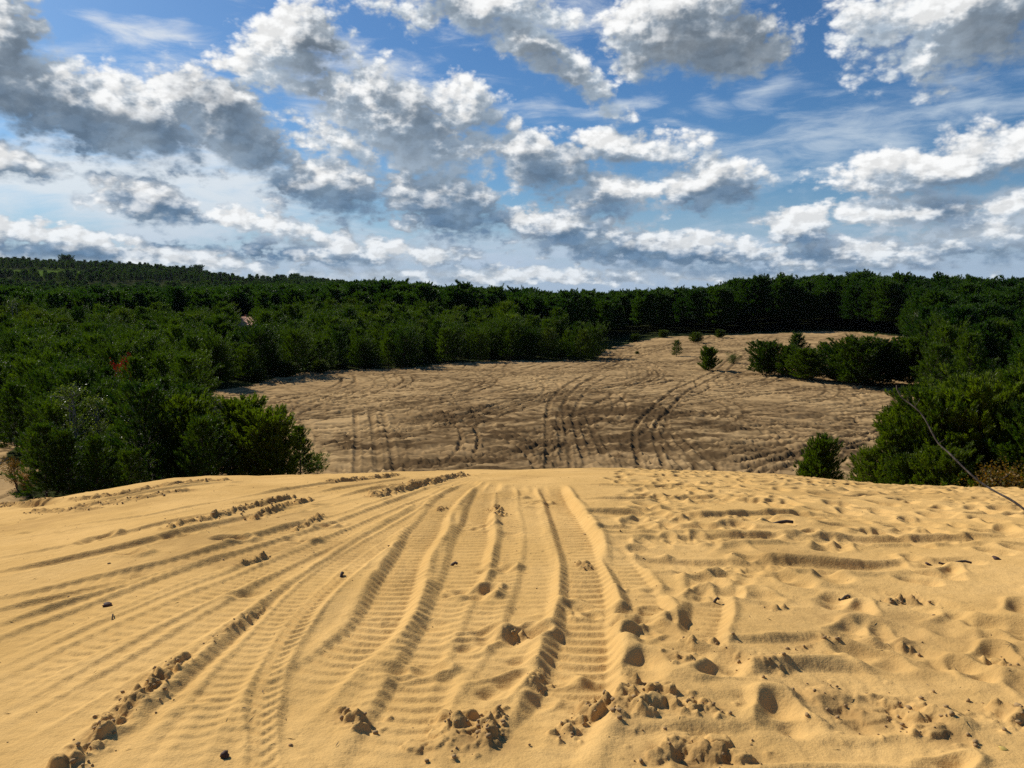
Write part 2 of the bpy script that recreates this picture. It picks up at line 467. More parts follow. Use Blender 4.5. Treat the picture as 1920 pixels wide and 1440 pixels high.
class Raster:
    def __init__(self, x0, x1, y0, y1, c):
        self.x0, self.y0, self.c = x0, y0, c
        self.nx, self.ny = int((x1 - x0) / c), int((y1 - y0) / c)
        self.X, self.Y = np.meshgrid(x0 + (np.arange(self.nx) + .5) * c, y0 + (np.arange(self.ny) + .5) * c)
        self.X, self.Y = self.X.astype(np.float32), self.Y.astype(np.float32)
        self.H = np.zeros((self.ny, self.nx), dtype=np.float32)
        self.D = np.zeros((self.ny, self.nx), dtype=np.float32)   # moist bare sand; in the basin also painted shade

    def rut(self, pts, w, depth, berm=0.5, tread=0.0, lam=0.11, curve=0.45, flat=1.0, seed=0, damp=0.0, crumble=0.35, bl=1.0, br=1.0, vee=False):
        c = self.c
        P = spline(pts, c * 0.7)
        if len(P) < 4:
            return
        T = np.gradient(P, axis=0)
        L = np.linalg.norm(T, axis=1) + 1e-9
        s = np.cumsum(L)
        Nn = np.stack([T[:, 1] / L, -T[:, 0] / L], 1)          # to the right of travel
        W = w * 2.1
        u = np.arange(-W, W, c * 0.7)
        ends = np.clip(np.minimum(s, s[-1] - s) / (5 * w), 0, 1)[:, None]
        S, Ug = s[:, None], u[None, :]
        wob = w * (1 + 0.16 * vnoise(s, s * 0, 1 / (6 * w), seed + 1))[:, None]
        q = Ug / wob
        aq = np.abs(q)
        inside = 1 - sstep(aq, 0.72, 1.12)
        sh = 1 - sstep(aq, 0.9, 1.9)
        dep = depth * (1 + 0.35 * vnoise(s, s * 0 + 3, 1 / (9 * w), seed + 2))[:, None]
        prof = -dep * inside * (0.85 + 0.15 * q * q)
        bump_l = np.clip(1 + crumble * 1.6 * fbm(s, s * 0, 1 / (2.2 * w), 3, 0.6, seed + 5), 0.15, 1.45)[:, None]
        bump_r = np.clip(1 + crumble * 1.6 * fbm(s, s * 0 + 40, 1 / (2.2 * w), 3, 0.6, seed + 6), 0.15, 1.45)[:, None]
        bq = np.exp(-((aq - 1.28) / 0.26) ** 2)
        prof = prof + depth * berm * bq * np.where(q < 0, bl * bump_l, br * bump_r)
        if tread:
            if vee:
                ph = S / lam + 0.9 * aq
            else:
                ph = S / lam - curve * (1 - q * q) + 0.12 * vnoise(S + 0 * Ug, Ug * 3 + 0 * S, 1 / 0.5, seed + 9)
            fr = ph - np.floor(ph)
            saw = np.where(fr < 0.72, fr / 0.72, (1 - fr) / 0.28)
            patch = np.clip(0.75 + 0.6 * vnoise(S + 0 * Ug, Ug + 0 * S, 1 / 0.7, seed + 8), 0.1, 1.2)
            prof = prof + tread * (saw - 0.5) * (1 - sstep(aq, 0.75, 1.2)) * patch
        keep = (1 - flat * (1 - sstep(aq, 0.8, 1.35)) * ends)
        X = P[:, 0:1] + Nn[:, 0:1] * Ug
        Y = P[:, 1:2] + Nn[:, 1:2] * Ug
        ix = ((X - self.x0) / c).astype(np.int32)
        iy = ((Y - self.y0) / c).astype(np.int32)
        ok = (ix >= 0) & (iy >= 0) & (ix < self.nx) & (iy < self.ny)
        ix, iy = ix[ok], iy[ok]
        new = self.H[iy, ix] * keep[ok] + (prof * ends)[ok]
        self.H[iy, ix] = new
        if damp:
            dm = (damp * (1 - sstep(aq, 0.7, 1.4)) * ends)[ok]
            self.D[iy, ix] = np.maximum(self.D[iy, ix], dm)

    def dab(self, x, y, a, b, ang, fn, reach=2.2):
        """apply fn(H, p, q) in a window around (x, y); p, q are coordinates in units of half length / half width"""
        c = self.c
        rad = max(a, b) * reach
        i0, i1 = int((x - rad - self.x0) / c), int((x + rad - self.x0) / c) + 1
        j0, j1 = int((y - rad - self.y0) / c), int((y + rad - self.y0) / c) + 1
        i0, j0, i1, j1 = max(i0, 0), max(j0, 0), min(i1, self.nx), min(j1, self.ny)
        if i1 <= i0 or j1 <= j0:
            return
        dx, dy = self.X[j0:j1, i0:i1] - x, self.Y[j0:j1, i0:i1] - y
        ca, sa = math.cos(ang), math.sin(ang)
        self.H[j0:j1, i0:i1] = fn(self.H[j0:j1, i0:i1], (dx * ca + dy * sa) / a, (-dx * sa + dy * ca) / b)

    def relax(self, n, tan_max):
        """let slopes steeper than the angle of repose slide"""
        H, lim = self.H, tan_max * self.c
        for _ in range(n):
            for ax in (0, 1):
                d = np.diff(H, axis=ax)
                mv = np.where(d > lim, d - lim, np.where(d < -lim, d + lim, 0)) * 0.24
                if ax == 0:
                    H[:-1] += mv
                    H[1:] -= mv
                else:
                    H[:, :-1] += mv
                    H[:, 1:] -= mv

    def sample(self, A, x, y):
        fx, fy = (x - self.x0) / self.c - 0.5, (y - self.y0) / self.c - 0.5
        ok = (fx >= 0) & (fy >= 0) & (fx < self.nx - 1) & (fy < self.ny - 1)
        fx, fy = np.where(ok, fx, 0), np.where(ok, fy, 0)
        ix, iy = fx.astype(np.int32), fy.astype(np.int32)
        tx, ty = fx - ix, fy - iy
        v = (A[iy, ix] * (1 - tx) + A[iy, ix + 1] * tx) * (1 - ty) + (A[iy + 1, ix] * (1 - tx) + A[iy + 1, ix + 1] * tx) * ty
        edge = np.minimum(np.minimum(fx, self.nx - 1 - fx), np.minimum(fy, self.ny - 1 - fy)) * self.c
        return np.where(ok, v * np.clip(edge / 0.8, 0, 1), 0)


# ---- the dune top in front: ruts, tyre prints, footprints, crumbled ridges
fg = Raster(-14, 14, 1.2, 23, 0.0125)
fg.H += 0.035 * fbm(fg.X, fg.Y, 1 / 1.9, 2, 0.5, 21) + 0.014 * fbm(fg.X, fg.Y, 1 / 0.55, 2, 0.5, 25)

LEFT = [  # photo pixels along each rut: far end first
    ([(760, 893), (640, 905), (480, 930), (300, 962), (130, 987), (-60, 1015)], .17, .050, 0, .11),
    ([(790, 895), (660, 915), (520, 940), (350, 975), (180, 1015), (0, 1050), (-90, 1065)], .15, .035, 0.006, .12),
    ([(830, 897), (680, 925), (500, 968), (330, 1008), (150, 1050), (-80, 1095)], .17, .055, 0, .11),
    ([(850, 900), (700, 947), (520, 1003), (330, 1055), (150, 1097), (-80, 1150)], .15, .050, 0.008, .10),
    ([(870, 900), (770, 932), (640, 982), (470, 1038), (300, 1092), (120, 1164), (-60, 1238)], .17, .060, 0.008, .10),
    ([(880, 903), (790, 942), (650, 1002), (500, 1066), (330, 1135), (150, 1216), (-40, 1310)], .16, .045, 0.010, .09),
    ([(890, 905), (810, 942), (690, 1002), (560, 1066), (450, 1130), (300, 1218), (150, 1300), (-20, 1388)], .16, .050, 0.006, .10),
    ([(892, 908), (800, 952), (680, 1022), (580, 1090), (510, 1155), (430, 1232), (350, 1300), (260, 1385), (180, 1480)], .17, .085, 0.004, .10),
    ([(900, 908), (820, 947), (720, 1003), (620, 1066), (545, 1135), (472, 1218), (395, 1310), (300, 1450)], .15, .050, 0.017, .085),
    ([(905, 910), (850, 948), (750, 1003), (660, 1066), (580, 1140), (522, 1226), (495, 1310), (490, 1390), (490, 1480)], .085, .030, 0.026, .085),
]


def between(p, q, f=0.5, n=14):
    a, b = spline(p, 0.05), spline(q, 0.05)
    t = np.linspace(0, 1, n)
    g_ = lambda c: np.stack([np.interp(t, np.linspace(0, 1, len(c)), c[:, i]) for i in (0, 1)], 1)
    return list(g_(a) * (1 - f) + g_(b) * f)


LT = [trace(p[0], 1.5, 20) for p in LEFT]
for k in range(3, len(LT) - 1):
    for f in (0.33, 0.66):
        fg.rut(between(LT[k], LT[k + 1], f), .095, .018, 0.5, 0.009, .085, seed=900 + 7 * k + int(10 * f), crumble=0.5)
for k, (p, w, dep, tr, lam) in enumerate(LEFT):
    fg.rut(LT[k], w * 0.8, dep * (0.34 if k < 4 else 0.50), 0.5, tr + 0.004, lam, seed=100 + 13 * k, crumble=0.30, vee=(k == 9), bl=0.7, br=1.0)
RIGHT = [
    ([(1060, 912), (1200, 914), (1360, 918)], .14, .030), ([(1090, 940), (1200, 938), (1330, 937), (1460, 950)], .15, .07),
    ([(1050, 970), (1180, 966), (1300, 974), (1480, 967), (1620, 978)], .16, .085), ([(1050, 998), (1200, 992), (1340, 994), (1520, 1002)], .15, .06),
    ([(1140, 1018), (1340, 1012), (1550, 1014), (1730, 1018), (1960, 1010)], .16, .085), ([(1090, 1050), (1240, 1056), (1415, 1062), (1500, 1062), (1640, 1070), (1780, 1056)], .17, .10),
    ([(1210, 1312), (1400, 1296), (1560, 1278), (1750, 1292), (1980, 1345)], .15, .075), ([(980, 1420), (1240, 1406), (1400, 1400), (1600, 1396), (1780, 1412), (1980, 1440)], .15, .07),
    ([(1240, 1345), (1420, 1336), (1600, 1346), (1800, 1325), (1990, 1310)], .15, .07), ([(1640, 1190), (1760, 1222), (1960, 1276)], .14, .06),
    ([(1500, 1110), (1640, 1120), (1790, 1150), (1960, 1180)], .14, .05), ([(1300, 1230), (1450, 1222), (1600, 1215), (1750, 1240)], .14, .05),
    ([(500, 1352), (560, 1375), (640, 1415), (720, 1470)], .10, .035),
]
for k, p in enumerate(([(120, 946), (230, 931), (330, 914), (440, 903)], [(-20, 955), (40, 949), (100, 944)])):
    fg.rut(trace(p, 1.5, 20), .26, .17, 0.35, 0, .1, seed=870 + k, crumble=0.9, damp=1.0)
for k, (p, w, dep) in enumerate(RIGHT):
    if k in (6, 7, 8, 9):
        dep *= 0.6
    fg.rut(trace(p, 1.5, 20), w, dep * (0.52 if k < 6 else 0.34), 0.75, 0.005, .10, seed=300 + 11 * k, crumble=0.8, flat=0.8)
CENTRE = [
    ([(885, 905), (842, 932), (802, 985), (762, 1054), (716, 1152), (662, 1208), (600, 1255), (520, 1320)], .17, .075, .022, .105),
    ([(915, 908), (897, 960), (882, 1020), (866, 1080), (848, 1132), (830, 1185), (800, 1258), (765, 1335), (735, 1400), (700, 1480)], .18, .095, .020, .105),
    ([(945, 912), (955, 950), (967, 992), (960, 1042), (946, 1092), (926, 1135), (900, 1205), (862, 1292), (838, 1350)], .15, .060, .020, .10),
    ([(985, 912), (1000, 960), (1012, 1010), (1012, 1055), (1002, 1112), (976, 1184), (940, 1256), (902, 1330), (870, 1400)], .15, .055, .006, .10),
    ([(1030, 912), (1052, 952), (1077, 1002), (1091, 1052), (1099, 1112), (1098, 1172), (1090, 1235), (1070, 1306), (1040, 1356), (1002, 1412), (975, 1480)], .19, .105, .026, .115),
    ([(1145, 1030), (1190, 1090), (1216, 1140), (1236, 1196), (1240, 1250)], .13, .055, .008, .10),
    ([(1290, 1050), (1322, 1092), (1326, 1145), (1312, 1195), (1335, 1250)], .13, .06, .016, .09),
]
CT = [trace(p[0], 1.5, 20) for p in CENTRE]
for k in range(4):
    fg.rut(between(CT[k], CT[k + 1]), .12, .022, 0.6, 0.018, .09, seed=960 + 7 * k, crumble=0.5)
for k, (p, w, dep, tr, lam) in enumerate(CENTRE):
    fg.rut(CT[k], w * 0.92, dep * 0.48, 0.66, tr + 0.005, lam, seed=500 + 17 * k, crumble=0.34, bl=1.1, br=0.5)


def foot(depth, rim):
    def f(H, p, q):
        r = np.sqrt(p * p + (q * (1 + 0.25 * np.sin(2.4 * p))) ** 2)
        heel = np.exp(-(((p + 0.45) / 0.45) ** 2 + (q / 0.7) ** 2))
        toe = np.exp(-(((p - 0.45) / 0.5) ** 2 + (q / 0.85) ** 2))
        return H * (1 - 0.75 * (1 - sstep(r, 0.7, 1.2))) - depth * np.maximum(heel, 0.9 * toe) + rim * np.exp(-((r - 1.4) / 0.3) ** 2) * (0.7 + 0.6 * p)
    return f


def scuff(depth, rim):
    def f(H, p, q):
        r = np.sqrt(p * p + q * q)
        return H - depth * np.exp(-(r / 0.8) ** 2) + rim * np.exp(-((r - 1.35) / 0.35) ** 2) * (0.5 + 0.8 * np.clip(p, -1, 1))
    return f


def hummock(h):
    def f(H, p, q):
        r = np.sqrt(p * p + q * q)
        return H + h * np.clip(1 - r * r, 0, 1) ** 2
    return f


rs = np.random.default_rng(41)
# the trampled right half
trod = [trace([p], 1.5, 20)[0] for p in ((1120, 905), (1900, 925), (1960, 1200), (1960, 1440), (1230, 1440), (1180, 1200))]
for k in range(1150):
    y = 2.6 + 14.5 * rs.random() ** 0.9
    x = rs.uniform(-0.2, 11.5)
    edge = 0.35 + 0.13 * y + 0.5 * rs.random()
    if x < edge * (0.55 if y < 6 else 0.8):
        continue
    a = rs.uniform(.13, .20)
    fg.dab(x, y, a, a * rs.uniform(.42, .62), rs.normal(1.9, 0.7), foot(rs.uniform(.015, .05), rs.uniform(.008, .026)))
for k in range(170):
    y, x = rs.uniform(2.8, 15), rs.uniform(0.5, 11)
    if x < 0.25 * y:
        continue
    a = rs.uniform(.16, .42)
    fg.dab(x, y, a, a * rs.uniform(.5, .8), rs.normal(0.3, 0.6), hummock(rs.uniform(.015, .045)))
# single prints across the tracks
for (u, v) in ((893, 1192), (892, 1203), (975, 1193), (860, 1110), (880, 1108), (1010, 1262), (935, 1285), (985, 1190), (920, 1065), (905, 1110), (1100, 1140), (1190, 1150),
               (1180, 1163), (1205, 1185), (770, 1250), (430, 1014), (180, 1010), (250, 1040), (900, 985), (960, 930), (1000, 940), (330, 1005), (590, 985), (560, 1010)):
    x, y = px_ground(u, v, 1.5, 20)
    fg.dab(x, y, .15, .075, rs.normal(0.6, .8), foot(.05, .03))
for k in range(150):
    y, x = rs.uniform(3, 17), rs.uniform(-11, 3)
    a = rs.uniform(.06, .16)
    fg.dab(x, y, a, a * rs.uniform(.5, .9), rs.uniform(0, 6.28), scuff(rs.uniform(.008, .03), rs.uniform(.004, .014)))
fg.relax(6, 0.68)

for k in range(260):                              # fresher prints with sharp rims
    y = 2.6 + 14.5 * rs.random() ** 0.8
    x = rs.uniform(-0.5, 11.5)
    if x < 0.12 * y + 0.2:
        continue
    a = rs.uniform(.12, .16)
    fg.dab(x, y, a, a * rs.uniform(.40, .5), rs.normal(1.7, 0.6), foot(rs.uniform(.02, .045), rs.uniform(.010, .022)))
fg.relax(5, 0.58)
fg.H = np.where(fg.H > .025, .025 + .04 * np.tanh((fg.H - .025) / .04), np.where(fg.H < -.04, -.04 + .04 * np.tanh((fg.H + .04) / .04), fg.H)) * 0.9
# crumbled ridges: line in the photo, half width (m), lump size (m), lumps per metre, height of the wall
RIDGES = [
    ([(340, 1240), (303, 1269), (270, 1295), (249, 1318), (220, 1340), (194, 1362), (170, 1392), (140, 1420), (90, 1446)], .060, .030, 150, .075),
    ([(500, 1135), (447, 1168), (389, 1207)], .03, .016, 60, .03), ([(315, 998), (400, 974), (470, 951), (545, 932)], .07, .04, 60, .11),
    ([(470, 974), (530, 951), (582, 936)], .06, .035, 50, .10), ([(845, 1350), (890, 1356), (930, 1376)], .07, .03, 130, .07),
    ([(1100, 1322), (1150, 1327), (1200, 1332), (1228, 1352)], .08, .035, 140, .10), ([(1188, 1290), (1215, 1300), (1250, 1312)], .06, .03, 120, .09),
    ([(1250, 1334), (1300, 1338), (1350, 1330)], .07, .035, 130, .07), ([(645, 1336), (670, 1346), (692, 1362)], .05, .028, 130, .07),
    ([(553, 995), (580, 980), (602, 966)], .05, .03, 60, .07), ([(440, 1060), (470, 1052), (500, 1043)], .05, .03, 60, .07),
    ([(1660, 1134), (1695, 1126), (1740, 1132)], .06, .03, 80, .06), ([(1380, 1230), (1420, 1246), (1485, 1262)], .06, .03, 80, .018),
    ([(1505, 1212), (1530, 1208), (1570, 1205)], .05, .03, 80, .018), ([(1560, 1310), (1600, 1330), (1660, 1340)], .16, .028, 170, .018),
    ([(1720, 1330), (1740, 1360), (1780, 1385)], .10, .035, 130, .05), ([(1870, 1338), (1900, 1345), (1960, 1360)], .09, .04, 130, .10),
    ([(140, 936), (230, 925), (330, 909), (430, 901)], .13, .045, 60, .06), ([(0, 949), (40, 946), (90, 941)], .13, .045, 50, .06),
    ([(150, 950), (250, 938), (350, 921)], .16, .04, 60, .04), ([(60, 958), (180, 955)], .10, .03, 50, .03),
    ([(700, 930), (770, 915), (870, 892)], .10, .05, 60, .14), ([(620, 905), (680, 900), (740, 893)], .10, .05, 50, .10),
    ([(1050, 1368), (1080, 1352), (1120, 1320)], .05, .025, 110, .04), ([(940, 1330), (928, 1350), (925, 1390)], .04, .025, 110, .06),
    ([(810, 1400), (850, 1385), (930, 1390)], .10, .03, 120, .03), ([(1240, 1415), (1330, 1420), (1400, 1418)], .12, .03, 110, .05),
    ([(1000, 1290), (1010, 1265), (1030, 1280)], .04, .02, 80, .03), ([(960, 1186), (978, 1190), (990, 1195)], .04, .025, 120, .04),
    ([(820, 955), (830, 950)], .05, .03, 100, .06), ([(920, 955), (930, 950), (938, 965)], .05, .03, 90, .06),
    ([(1440, 1140), (1480, 1146)], .05, .025, 90, .05), ([(1870, 1245), (1910, 1255)], .07, .03, 100, .06), ([(1690, 1210), (1720, 1216)], .05, .03, 90, .05),
    ([(1090, 1052), (1110, 1060)], .05, .025, 90, .05), ([(1290, 1205), (1330, 1212), (1350, 1206)], .06, .028, 100, .05), ([(1250, 1240), (1290, 1250)], .07, .03, 100, .05),
]
lump_pts = []
ridge_base = fg.H.copy()
for k, (p, hw, ls, per, wall) in enumerate(RIDGES):
    q = spline(trace(p, 1.5, 20), 0.02)
    n = len(q)
    # broken wall along the ridge, steep on the side turned to the camera
    wall, ls, per = wall * 0.75, ls * 0.62, per * 1.7
    for i in range(0, n):                            # slabs of crust, tilted
        jj = wall * (0.25 + 0.75 * rs.random())
        fg.dab(q[i, 0] + rs.normal(0, hw * 0.45), q[i, 1] + hw * 0.3 + rs.normal(0, hw * .45), hw * rs.uniform(.2, .55), hw * rs.uniform(.2, .5), rs.uniform(0, 3.1),
               (lambda h, ta, tb: (lambda H, a, b: np.where(np.maximum(np.abs(a), np.abs(b) + 0.3 * np.abs(a)) < 1, np.maximum(H, np.minimum(H + h, h + 0.03) * (0.8 + ta * a + tb * b)), H)))(jj, rs.normal(0, .2), rs.normal(0, .2)), 1.5)
    for _ in range(int(per * n * 0.02)):
        i = rs.integers(0, n)
        x, y = q[i, 0] + rs.normal(0, hw * 0.9), q[i, 1] - hw * 0.15 + rs.normal(0, hw * 0.9)
        r = ls * (0.35 + 0.9 * rs.random() ** 1.8)
        hgt = r * rs.uniform(.4, .8)
        fg.dab(x, y, r, r * rs.uniform(.65, 1), rs.uniform(0, 3.1),
               (lambda h: (lambda H, a, b: H + h * np.minimum(1, 1.9 * np.clip(1 - np.maximum(np.abs(a) + 0.35 * b, np.abs(b) - 0.2 * a), 0, 1)) * (0.8 + 0.3 * a) * (H < 0.07)))(hgt), 1.1)
        if rs.random() < 0.30:
            lump_pts.append((x, y, r * 0.6))
    for i in range(0, n, 3):
        fg_i, fg_j = int((q[i, 0] - fg.x0) / fg.c), int((q[i, 1] - fg.y0) / fg.c)
        rad = int(hw * 1.5 / fg.c)
        if rad < fg_i < fg.nx - rad and rad < fg_j < fg.ny - rad:
            yy, xx = np.mgrid[-rad:rad, -rad:rad] / rad
            blk = fg.D[fg_j - rad:fg_j + rad, fg_i - rad:fg_i + rad]
            np.maximum(blk, np.clip(1.1 - np.hypot(xx, yy), 0, 1).astype(np.float32) * 0.8, out=blk)
fg.H = np.minimum(fg.H, ridge_base + 0.058 + 0.022 * fbm(fg.X, fg.Y, 1 / 0.06, 2, .6, 66))
fg.relax(1, 1.3)
fg.H += 0.0016 * fbm(fg.X, fg.Y, 1 / 0.07, 2, 0.6, 61)
fg.D = np.maximum(fg.D, 0.38 * sstep(fbm(fg.X, fg.Y, 1 / 1.7, 4, .6, 75), 0.15, 0.9))
fg.D *= np.clip(0.75 + 0.5 * fbm(fg.X, fg.Y, 1 / 0.15, 2, .6, 71), 0, 1)

# ---- the basin: criss-cross wheel tracks
bs = Raster(-75, 95, 26, 175, 0.13)
bs.H += 0.05 * fbm(bs.X, bs.Y, 1 / 3.0, 3, 0.55, 31) + 0.04 * fbm(bs.X * .5, bs.Y, 1 / 0.7, 2, .6, 33)
rb = np.random.default_rng(77)


def pair(pts, gap, w, dep, damp, seed, berm=0.6):
    P = np.array(pts)
    T = np.gradient(P, axis=0)
    T /= np.linalg.norm(T, axis=1)[:, None] + 1e-9
    Nn = np.stack([T[:, 1], -T[:, 0]], 1)
    for k in (-1, 1):
        bs.rut(list(P + Nn * gap * 0.5 * k), w, dep, berm, 0.0, flat=0.5, seed=seed + k, damp=damp, crumble=0.45)  # basin ruts: wall shade too fine for the relief goes into the colour


for k in range(430):                              # arcs of every heading
    x, y = rb.uniform(-45, 60), rb.uniform(40, 150)
    h, cv = rb.normal(0.1, 0.5), rb.normal(0, 0.035)
    n = int(rb.uniform(8, 24))
    pts = []
    for i in range(n):
        pts.append((x, y))
        x += 3.0 * math.cos(h)
        y += 3.0 * math.sin(h)
        h += cv * 3.0 + rb.normal(0, .03)
    pair(pts, rb.uniform(1.1, 1.6), rb.uniform(.13, .20), rb.uniform(.05, .13), rb.uniform(.2, 1.1), 1000 + 3 * k)
BT = [  # tracks one can follow in the photo
    ([(1390, 668), (1350, 695), (1300, 722), (1262, 750), (1235, 778), (1213, 800), (1208, 830), (1220, 870), (1232, 900)], 1.4, .19, .8),
    ([(1050, 900), (1048, 860), (1045, 820), (1042, 780), (1050, 750), (1080, 725), (1110, 705)], 1.3, .17, .7),
    ([(1080, 900), (1075, 860), (1068, 820), (1062, 785), (1080, 750), (1105, 725), (1140, 705)], 1.2, .13, .5),
    ([(1140, 900), (1110, 850), (1095, 810), (1085, 780)], 1.2, .12, .4), ([(1180, 900), (1130, 850), (1110, 815)], 1.1, .10, .4),
    ([(1330, 905), (1270, 850), (1240, 815), (1220, 790)], 1.2, .12, .4), ([(1350, 895), (1290, 850), (1255, 815)], 1.2, .10, .3),
    ([(640, 850), (760, 822), (870, 800), (960, 770), (1050, 748), (1150, 735), (1260, 712)], 1.5, .20, .9),
    ([(600, 842), (740, 812), (860, 790), (960, 760), (1040, 745)], 1.4, .20, .9), ([(620, 822), (760, 805), (900, 778), (1020, 755)], 1.3, .16, .7),
    ([(600, 862), (760, 852), (880, 840), (980, 828), (1050, 815)], 1.4, .16, .7), ([(650, 892), (820, 878), (900, 866), (1000, 850), (1060, 825)], 1.5, .22, 1.0),
    ([(700, 885), (850, 868), (950, 852), (1040, 830)], 1.2, .20, 1.0), ([(660, 780), (700, 770), (760, 768), (830, 768)], 1.2, .16, .6),
    ([(780, 748), (830, 735), (900, 722), (960, 728)], 1.2, .12, .5), ([(740, 690), (730, 705), (745, 720), (790, 733), (840, 742)], 1.2, .13, .5),
    ([(930, 758), (980, 745), (1040, 738), (1080, 735)], 1.2, .12, .5), ([(420, 738), (500, 722), (600, 703), (720, 688)], 1.4, .18, .8),
    ([(440, 745), (520, 728), (620, 708)], 1.3, .13, .5), ([(1480, 755), (1540, 748), (1620, 748), (1700, 756)], 1.3, .14, .6),
    ([(1290, 815), (1380, 808), (1480, 802), (1560, 800), (1640, 795)], 1.4, .18, .9), ([(1300, 808), (1400, 800), (1500, 795)], 1.3, .15, .8),
    ([(1560, 770), (1590, 785), (1560, 798), (1500, 804)], 1.2, .12, .4), ([(1380, 875), (1450, 862), (1530, 845), (1600, 828), (1680, 800)], 1.4, .22, 1.0),
    ([(1400, 885), (1470, 868), (1540, 852), (1620, 832)], 1.2, .20, 1.0), ([(1420, 898), (1440, 880), (1500, 862), (1560, 846)], 1.2, .18, .8),
    ([(1350, 868), (1420, 855), (1500, 838), (1580, 815)], 1.3, .16, .7), ([(1560, 870), (1575, 850), (1600, 838)], 1.0, .10, .3),
    ([(1120, 690), (1150, 680), (1220, 662), (1300, 645), (1360, 640)], 1.4, .18, .6), ([(1130, 668), (1200, 655), (1280, 645)], 1.3, .14, .5),
    ([(1190, 715), (1185, 690), (1170, 675), (1180, 665)], 1.3, .10, .3), ([(860, 740), (900, 710), (950, 700), (1050, 700)], 1.2, .08, .3),
    ([(690, 890), (690, 850), (685, 800), (680, 770)], 1.3, .16, .5), ([(725, 890), (720, 850), (712, 800), (705, 775)], 1.0, .14, .5), ([(1100, 770), (1180, 780), (1260, 768)], 1.3, .15, .8),
]
for k, (p, gap, dep, dm) in enumerate(BT):
    q = [px_plane(u, v) for u, v in p]
    pair(q, gap, .20, dep * 0.62, dm * 0.95, 2000 + 5 * k, 0.7)
DARKP = [(1180, 800, 170, 46, 1.0), (1120, 760, 120, 20, .6), (930, 790, 180, 22, .75), (980, 830, 130, 22, .7), (740, 830, 150, 18, .65), (900, 872, 190, 12, .8), (1250, 850, 120, 24, .6),
         (1350, 812, 110, 10, .8), (1520, 850, 110, 16, .7), (1450, 780, 160, 26, .35), (760, 870, 150, 20, .35), (1230, 690, 120, 8, .3), (720, 700, 260, 12, .25)]
for (u, v, ru, rv, wgt) in DARKP:  # moist sand patches, with some slope shade painted in
    c0 = px_plane(u, v)
    dx = 1.25 * abs(px_plane(u + ru, v)[0] - c0[0])
    dy = 1.3 * abs(px_plane(u, v - rv)[1] - c0[1])
    f = np.clip(1.15 - np.hypot((bs.X - c0[0]) / dx, (bs.Y - c0[1]) / dy), 0, 1)
    bs.D = np.maximum(bs.D, 1.5 * wgt * sstep(f, 0, .7) * np.clip(0.75 + 0.8 * fbm(bs.X * .5, bs.Y * 1.6, 1 / 1.6, 4, .75, 81), 0.1, 1))
bs.H += 0.11 * np.clip(bs.D, 0, 1) * fbm(bs.X * 0.6, bs.Y, 1 / 0.8, 3, 0.6, 35)
bs.D = np.maximum(bs.D, 0.6 * sstep(fbm(bs.X, bs.Y, 1 / 0.6, 3, .7, 84) + 0.35 * fbm(bs.X, bs.Y, 1 / 9.0, 2, .5, 85), 0.55, 1.1))  # dark dashes painted for the self-shadow of churned sand
bs.H += 0.05 * np.abs(fbm(bs.X, bs.Y, 1 / 1.3, 3, .6, 38))
bs.D = np.clip(bs.D + 0.22 * fbm(bs.X * .45, bs.Y, 1 / 0.9, 4, .8, 86), 0, 1)

# ---- sand outline on the basin floor (photo pixels on the level of the basin)
SAND = [(396, 738), (470, 722), (540, 708), (640, 692), (740, 684), (880, 675), (960, 674), (1040, 672), (1118, 669), (1122, 648), (1160, 640), (1240, 632), (1400, 629), (1500, 626),
        (1570, 625), (1690, 634), (1712, 660), (1712, 722), (1740, 745), (1740, 830), (1740, 905), (1740, 1000), (560, 1000), (420, 900), (372, 800)]
SANDP = np.array([px_plane(u, v, BASIN + (0.9 if v < 660 else 0.1)) for u, v in SAND])
LSAND = np.array([px_plane(u, v) for u, v in ((-300, 800), (-40, 822), (20, 840), (50, 880), (70, 960), (60, 1100), (-300, 1100))])


def in_poly(x, y, P):
    x, y = np.asarray(x), np.asarray(y)
    ins = np.zeros(x.shape, dtype=bool)
    j = len(P) - 1
    for i in range(len(P)):
        xi, yi, xj, yj = P[i, 0], P[i, 1], P[j, 0], P[j, 1]
        if yi != yj:
            ins ^= ((yi > y) != (yj > y)) & (x < (xj - xi) * (y - yi) / (yj - yi) + xi)
        j = i
    return ins


def is_sand(x, y):
    return in_poly(x, y, SANDP) | in_poly(x, y, LSAND) | (np.hypot(x, y) < 31)


